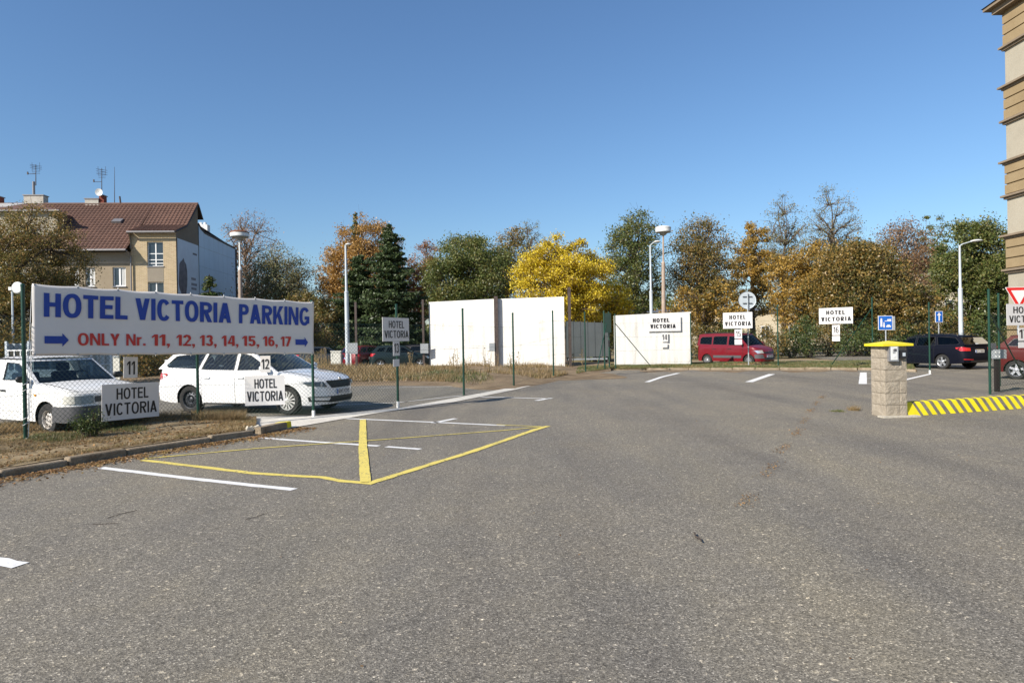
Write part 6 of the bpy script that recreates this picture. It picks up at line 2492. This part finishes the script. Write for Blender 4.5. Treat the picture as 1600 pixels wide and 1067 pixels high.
T('dense dark green tree behind the white hoardings', 728, 58, 664, 806, 354, 535, 'green', 1.35, 260, 100, .19, 'barkdark', 19, gaps=.15, shape=.9)
T('brownish tree top behind the dense green tree', 792, 68, 748, 838, 348, 500, 'brown', .8, 120, 75, .2, 'bark', 20, tf=1.4)
T('thin grey tree top left of the yellow tree', 828, 78, 806, 852, 346, 470, 'grey', .5, 150, 30, .17, 'bark', 21, rad=.14, tf=1.5, spread=1.5)
T('bright yellow tree behind the white hoardings', 884, 46, 806, 958, 378, 520, 'yellow', .8, 380, 135, .145, 'bark', 22, rad=.115, shape=.8, gaps=.55, tf=1.3, lobes=12)
T('low yellow tree right of the grey hoarding', 950, 48, 910, 990, 440, 525, 'yellow', .7, 70, 70, .2, 'bark', 23)
T('airy green tree behind the pale lamp and the low white hoarding', 1000, 56, 936, 1048, 338, 520, 'green', .8, 300, 55, .18, 'barkdark', 24, gaps=.8, tf=1.3, lobes=14)
T('broad brown tree right of the white lidded lamp', 1098, 58, 1040, 1155, 341, 500, 'brown', .8, 330, 60, .17, 'bark', 25, tf=1.3, gaps=.35, spread=1.2)
T('golden low crown above the red van', 1095, 50, 1036, 1170, 440, 525, 'ochre', .8, 110, 75, .19, 'bark', 26)
T('golden brown tree behind the round road sign', 1176, 64, 1144, 1212, 350, 500, 'ochre', 1.0, 120, 80, .21, 'bark', 27)
T('tall wispy green tree behind the golden brown tree', 1226, 72, 1192, 1262, 322, 500, 'grey', .5, 300, 34, .17, 'bark', 28, rad=.14, tf=1.5, gaps=.4, spread=1.5)
T('tall wispy grey tree highest of the right half', 1302, 76, 1256, 1350, 296, 480, 'grey', .5, 330, 32, .17, 'bark', 29, rad=.12, tf=1.6, gaps=.5, spread=1.5)
T('large brown gold tree with a thick trunk behind sign 16', 1340, 50, 1262, 1425, 366, 530, 'brown', 1.15, 270, 95, .19, 'barkdark', 30, gaps=.3, trunk=1.25)
T('brown gold tree standing left of the thick trunked one', 1262, 54, 1200, 1318, 378, 530, 'ochre', 1.0, 200, 85, .19, 'barkdark', 31, gaps=.4)
T('reddish sparse tree left of the lamp with an arm', 1408, 64, 1352, 1472, 348, 520, 'redbrown', .8, 320, 48, .18, 'bark', 32, tf=1.4, gaps=.4, spread=1.2)
T('small green tree top between the reddish tree and the green tree', 1456, 74, 1432, 1490, 338, 470, 'green', .8, 70, 70, .2, 'bark', 33)
T('dense green tree behind the lamp with an arm', 1520, 50, 1462, 1588, 336, 535, 'green', 1.2, 240, 95, .19, 'barkdark', 34, gaps=.3)
T('brownish tree half hidden by the stucco building', 1572, 56, 1540, 1640, 358, 535, 'brown', 1.0, 150, 85, .2, 'bark', 35)
T('low ochre tree behind the navy estate car', 1432, 47, 1380, 1475, 440, 530, 'brown', .7, 120, 75, .18, 'bark', 36, gaps=.7)
spruce('small green spruce top rising above the banner', 329, 40, 303, 362, 425, 560, 37, .9, 'hedge', 18)
T('green brown tree low behind the banner end', 478, 50, 425, 540, 455, 555, 'olive', .9, 130, 80, .18, 'barkdark', 38)
T('tree low behind the banner middle', 410, 48, 350, 470, 480, 560, 'olive', 1.0, 100, 85, .18, 'barkdark', 39)
r_ = random.Random(9)
# hedge row beyond the path
HL = ['hedge bush touching the right edge of the low white hoarding', 'hedge bush over the rear of the red van', 'hedge bush behind the middle of the red van roof',
      'hedge bush behind the round road sign pole', 'hedge bush over the bonnet of the red van', 'hedge bush just right of the red van nose', 'hedge bush behind the green post right of the red van',
      'tall hedge bush midway between the red van and sign 16', 'hedge bush close to the left edge of sign 16', 'hedge bush directly below sign 16', 'hedge bush at the foot of the thick tree trunk',
      'hedge bush behind the slanting green brace', 'hedge bush behind the blue parking zone sign', 'hedge bush above the yellow pillar cap', 'hedge bush over the nose of the navy estate car',
      'hedge bush behind the slim green post near the navy car', 'hedge bush behind the one way sign', 'hedge bush behind the lamp pole with an arm', 'hedge bush over the rear of the navy estate car',
      'hedge bush nearest the stucco building', 'hedge bush half hidden by the give way sign', 'hedge bush last in the row']
hx = 1078
k = 0
while hx < 1580:
    w = r_.uniform(34, 52)
    bush(HL[k], hx + w / 2, 47.5 + r_.uniform(-1, 1), hx - 8, hx + w + 8, 486 + r_.uniform(-8, 20) if hx > 1215 else 503 + r_.uniform(-8, 8),
         'hedge' if k % 3 else 'brown', 100 + k, 2600, .13, group='bushes of the hedge row')
    hx += w * .72; k += 1
for k, (px, d, a, b, yt, lf) in enumerate(((700, 50, 660, 745, 500, 'hedge'), (770, 50, 730, 820, 500, 'hedge'), (655, 49, 620, 690, 535, 'hedge'), (930, 47, 880, 975, 485, 'green'), (990, 50, 955, 1040, 480, 'hedge'),
                                           (520, 54, 470, 570, 500, 'hedge'), (600, 55, 560, 650, 520, 'hedge'), (1050, 50, 1020, 1095, 500, 'hedge'))):
    bush(['dark bush above the left white hoarding', 'dark bush above the right white hoarding', 'dark bush beside the left edge of the white hoardings', 'green bush under the yellow tree', 'dark bush above the low white hoarding', 'dark bush behind the pale street lamp and the utility cabinet', 'dark bush behind sign 13', 'dark bush at the upper right corner of the low white hoarding'][k], px, d, a, b, yt, lf, 200 + k, 3000, .15, group='dark bushes beyond the hoardings')
for k, (px, d, a, b, yt) in enumerate(((30, 27.5, -20, 75, 480), (120, 29, 70, 190, 500), (235, 33, 190, 300, 525), (270, 36, 225, 330, 545), (-30, 26, -90, 10, 470))):
    bush(['olive bush behind the pole with the round white disc', 'olive bush behind the corrugated fence and the banner', 'olive bush behind plate 11', 'olive bush behind the tail of the white estate car', 'olive bush at the far left edge of the photo'][k], px, d, a, b, yt, 'olive', 300 + k, 3400, .13, group='bushes behind the corrugated fence')
bush('dark low bush growing through the fence before the pickup bumper', 140, 11.5, 104, 170, 634, 'hedge', 400, 1500, .032, .08, depth=.25)
# distant woods closing the horizon
P = []
rr = np.random.default_rng(77)
n = 80000
X = rr.uniform(-95, 110, n)
Yd = rr.uniform(100, 112, n)
hgt = 5.2 + 1.6 * np.sin(X * .11) + 1.1 * np.sin(X * .31 + 1) + .6 * np.sin(X * .9)
Z = rr.uniform(0, 1, n) ** .9 * hgt
o = quads_obj('distant_woods', leaf_quads(np.stack([X, Yd, Z], 1), .65, rr), LEAF['green'])
tag(o, 'far line of dark green and brown trees closing the view', 'woods', kind='stuff')


# ================================================================ grass and litter
def scatter(P, n, r, vr=(0, 1), ur=(0, 1)):
    """random points on the grid surface P"""
    A = np.array([[p[:] for p in row] for row in P])
    nv, nu = A.shape[0] - 1, A.shape[1] - 1
    u = r.uniform(ur[0], ur[1], n) * nu; v = r.uniform(vr[0], vr[1], n) * nv
    i = np.minimum(u.astype(int), nu - 1); j = np.minimum(v.astype(int), nv - 1)
    fu, fv = (u - i)[:, None], (v - j)[:, None]
    return (A[j, i] * (1 - fu) + A[j, i + 1] * fu) * (1 - fv) + (A[j + 1, i] * (1 - fu) + A[j + 1, i + 1] * fu) * fv


def blades(name, C, h, w, mat, r, lean=.45):
    n = len(C)
    hh = (h * r.uniform(.4, 1.3, n))[:, None]
    a = r.uniform(0, 6.283, n)
    s = np.stack([np.cos(a), np.sin(a), np.zeros(n)], 1) * (w * r.uniform(.6, 1.3, n))[:, None]
    ln = r.normal(size=(n, 3)) * lean; ln[:, 2] = 1
    ln /= np.linalg.norm(ln, axis=1)[:, None]
    V = np.empty((n, 3, 3))
    V[:, 0] = C - s; V[:, 1] = C + s; V[:, 2] = C + ln * hh
    return tris_obj(name, V, mat)


def clumpy(C, r, scale, thr, seed):
    q = np.random.default_rng(seed)
    f = np.zeros(len(C))
    for _ in range(10):
        k = q.normal(size=2) * scale
        f += np.sin(C[:, 0] * k[0] + C[:, 1] * k[1] + q.uniform(0, 6.28))
    return C[f + r.normal(size=len(C)) * .8 > thr], f


r = np.random.default_rng(50)
C = scatter(RISE, 210000, r, (.12, 1), (.35, 1))
C, _ = clumpy(C, r, 1.1, .6, 1)
o = blades('dry_grass', C, .22, .011, M['straw'], r)
tag(o, 'tall dry straw coloured grass growing before the white hoardings', 'grass', kind='stuff')
C = scatter(RISE, 110000, r, (.15, .8), (.3, .9))
C, _ = clumpy(C, r, .7, .8, 2)
o = blades('green_grass', C, .16, .012, M['grass'], r)
tag(o, 'green grass patches in the dry grass behind the fence', 'grass', kind='stuff')
C = scatter(RISE, 1400, r, (.35, .9), (.55, .98))
C, _ = clumpy(C, r, 1.5, 3.2, 3)
V = []
for c in C[:70]:
    h = r.uniform(.5, 1.05)
    k = 26
    t = r.uniform(.25, 1, k)
    q = np.array(c) + np.stack([r.normal(size=k) * .13 * (1.2 - t), r.normal(size=k) * .13 * (1.2 - t), t * h], 1)
    V.append(leaf_quads(q, .07, r))
    st = np.array(c)
    for _ in range(4):
        e = st + np.array([r.normal() * .1, r.normal() * .1, h])
        w = np.array([.008, 0, 0])
        V.append(np.array([[st - w, st + w, e + w * .4, e - w * .4]]))
o = quads_obj('tall_weeds', np.concatenate(V), M['straw'])
tag(o, 'tall dry weed stalks standing before the white hoardings', 'weeds', kind='stuff')
# left bank
C = scatter(BANK, 120000, r)
C, _ = clumpy(C, r, 2.2, .3, 4)
o = blades('bank_grass', C, .045, .0035, M['straw'], r, 1.0)
tag(o, 'short trampled dry grass on the bank before the banner', 'grass', kind='stuff')
C = scatter(BANK, 60000, r, (.72, 1), (.2, .97))
C, _ = clumpy(C, r, 2.0, -.5, 5)
o = blades('fence_grass', C, .17, .005, M['straw'], r, .6)
tag(o, 'long dry grass tufts along the foot of the fence', 'grass', kind='stuff')
C = scatter(BANK, 70000, r, (.1, 1), (.15, .75))
C, _ = clumpy(C, r, 2.4, 3.0, 6)
o = blades('bank_green_grass', C, .06, .005, M['grass'], r, .7)
tag(o, 'green grass tufts on the bank before the banner', 'grass', kind='stuff')
kk = poly([(-420, 826), (-120, 767), (0, 743), (200, 708), (330, 688), (399, 677)])
pts = []
for a, b in zip(kk, kk[1:]):
    m = int((b - a).length * 900)
    t = r.uniform(0, 1, m)[:, None]
    d_ = np.array((b - a)[:]); nn = np.array([-d_[1], d_[0], 0]) / np.linalg.norm(d_)
    q = np.array(a[:]) + d_ * t + nn * (.10 + np.abs(r.normal(size=m)) * .12)[:, None]
    q[:, 2] = .10
    pts.append(q)
C, _ = clumpy(np.concatenate(pts), r, 3.0, -.2, 16)
o = blades('kerb_grass', C, .075, .004, M['straw'], r, 1.3)
tag(o, 'dry straw hanging over the top of the old kerb', 'grass', kind='stuff')
# verge
C = scatter(VERGE, 150000, r, (.03, 1))
C, _ = clumpy(C, r, 1.0, -1.5, 7)
o = blades('verge_grass', C, .07, .010, M['grass'], r, .6)
tag(o, 'short patchy grass on the far verge', 'grass', kind='stuff')


def litter(name, C, size, mat, label, cat='leaves'):
    V = leaf_quads(C, size, r, .85, .7)
    V[:, :, 2] += .012
    o = quads_obj(name, V, mat)
    return tag(o, label, cat, kind='stuff')


# leaves along the kerb and over the bank
kl = poly([(-200, 786), (0, 748), (200, 713), (330, 692), (398, 682), (470, 668)])
pts = []
for a, b in zip(kl, kl[1:]):
    m = int((b - a).length * 800)
    t = r.uniform(0, 1, m)[:, None]
    d_ = np.array((b - a)[:]); nn = np.array([d_[1], -d_[0], 0]) / np.linalg.norm(d_)
    pts.append(np.array(a[:]) + d_ * t + nn * (np.abs(r.normal(size=m)) * .22)[:, None])
C = np.concatenate(pts)
litter('kerb_leaf_litter', C, .035, M['deadleaf'], 'brown fallen leaves and straw gathered along the old kerb')
C = scatter(BANK, 4200, r)
litter('bank_leaf_litter', C, .05, M['deadleaf'], 'fallen leaves lying on the bank before the banner')
C = scatter(VERGE, 2600, r)
litter('verge_leaf_litter', C, .11, M['deadleaf'], 'fallen leaves on the far verge')
C = np.stack([r.uniform(-4, 9, 260), r.uniform(3, 26, 260), np.zeros(260)], 1)
litter('scattered_leaf_litter', C, .02, M['deadleaf'], 'few small leaves and crumbs scattered over the asphalt')
# crack line with moss and soil
cl = poly([(1290, 615), (1268, 640), (1240, 684), (1218, 706), (1190, 757), (1158, 793)])
pts = []
for a, b in zip(cl, cl[1:]):
    m = int((b - a).length * 120)
    t = r.uniform(0, 1, m)[:, None]
    q = np.array(a[:]) + np.array((b - a)[:]) * t + r.normal(size=(m, 3)) * np.array([.045, .045, 0])
    pts.append(q[np.sin(q[:, 1] * 4.1) + r.normal(size=m) * .5 > .1])
litter('crack_debris', np.concatenate(pts), .022, M['deadleaf'], 'reddish leaf debris in the long crack of the asphalt')
# soil spilled over the lot edge at the end of the fence
sp = []
for k in range(40):
    a = k / 40 * 6.283
    sp.append(gp(905 + 70 * math.cos(a) * (1 + .12 * math.sin(5 * a)), 588 + 6.5 * math.sin(a) * (1 + .2 * math.sin(3 * a + 1))))
sheet('soil_spill', sp[::-1], .006, M['soil'])
sp = []
for k in range(46):
    f = k / 45
    sp.append(gp(1000 + 340 * f, 580.5 + 1.2 * math.sin(f * 19) + .8 * math.sin(f * 47)))
sheet('soil_edge', sp + [gp(1340, 578.5), gp(1000, 578.6)], .006, M['soil'])
kl2 = poly([(-200, 788), (0, 749), (200, 714), (330, 692), (398, 682)])
out = []
fine = []
for a, b in zip(kl2, kl2[1:]):
    m = max(2, int((b - a).length / .2))
    fine += [a.lerp(b, i / m) for i in range(m)]
for i, p in enumerate(fine):
    out.append(p + Vector((.55, -.83, 0)) * (.16 + .12 * math.sin(i * .7) + .10 * math.sin(i * 1.9 + 1) + .05 * math.sin(i * 4.3)))
sheet('kerb_soil', fine + out[::-1], .005, M['soil'])

# twigs on the asphalt
for k, (pts_, lab) in enumerate((([(168, 809), (190, 802), (214, 797)], 'thin dark twig on the asphalt below the first white line'),
                                 ([(145, 819), (165, 818), (182, 817)], 'short dark twig lying nearest the left kerb'),
                                 ([(384, 811), (400, 807), (418, 801)], 'faint twig on the asphalt left of the middle'))):
    P = [gp(x, y, .008) for x, y in pts_]
    t = thing('twig', lab, 'twig', P[0])
    mb = MB()
    for a, b in zip(P, P[1:]):
        mb.tube(a - P[0], b - P[0], .0032, .0025, 5)
    mb.build('stick', M['barkdark'], t)
P = [gp(x, y, .02) for x, y in ((1085, 832), (1087, 838), (1092, 840), (1096, 845))]
t = thing('withered_stalk', 'small curled dark stalk lying on the asphalt right of centre', 'twig', P[0])
mb = MB()
for a, b in zip(P, P[1:]):
    mb.tube(a - P[0], b - P[0], .008, .006, 6)
mb.build('stick', M['barkdark'], t)
for px, py, c, lab in ((1309, 643, 'grass', 'small tuft of weeds on the asphalt left of the stone pillar'), (1334, 641, 'straw', 'small withered plant beside the pillar footing')):
    p = gp(px, py)
    t = thing('weed_tuft', lab, 'weed', p)
    C = np.stack([r.normal(size=240) * .055, r.normal(size=240) * .05, np.zeros(240)], 1)
    o = blades('leaves', C, .05 if c == 'grass' else .12, .006, M[c], r, .9)
    o.parent = t
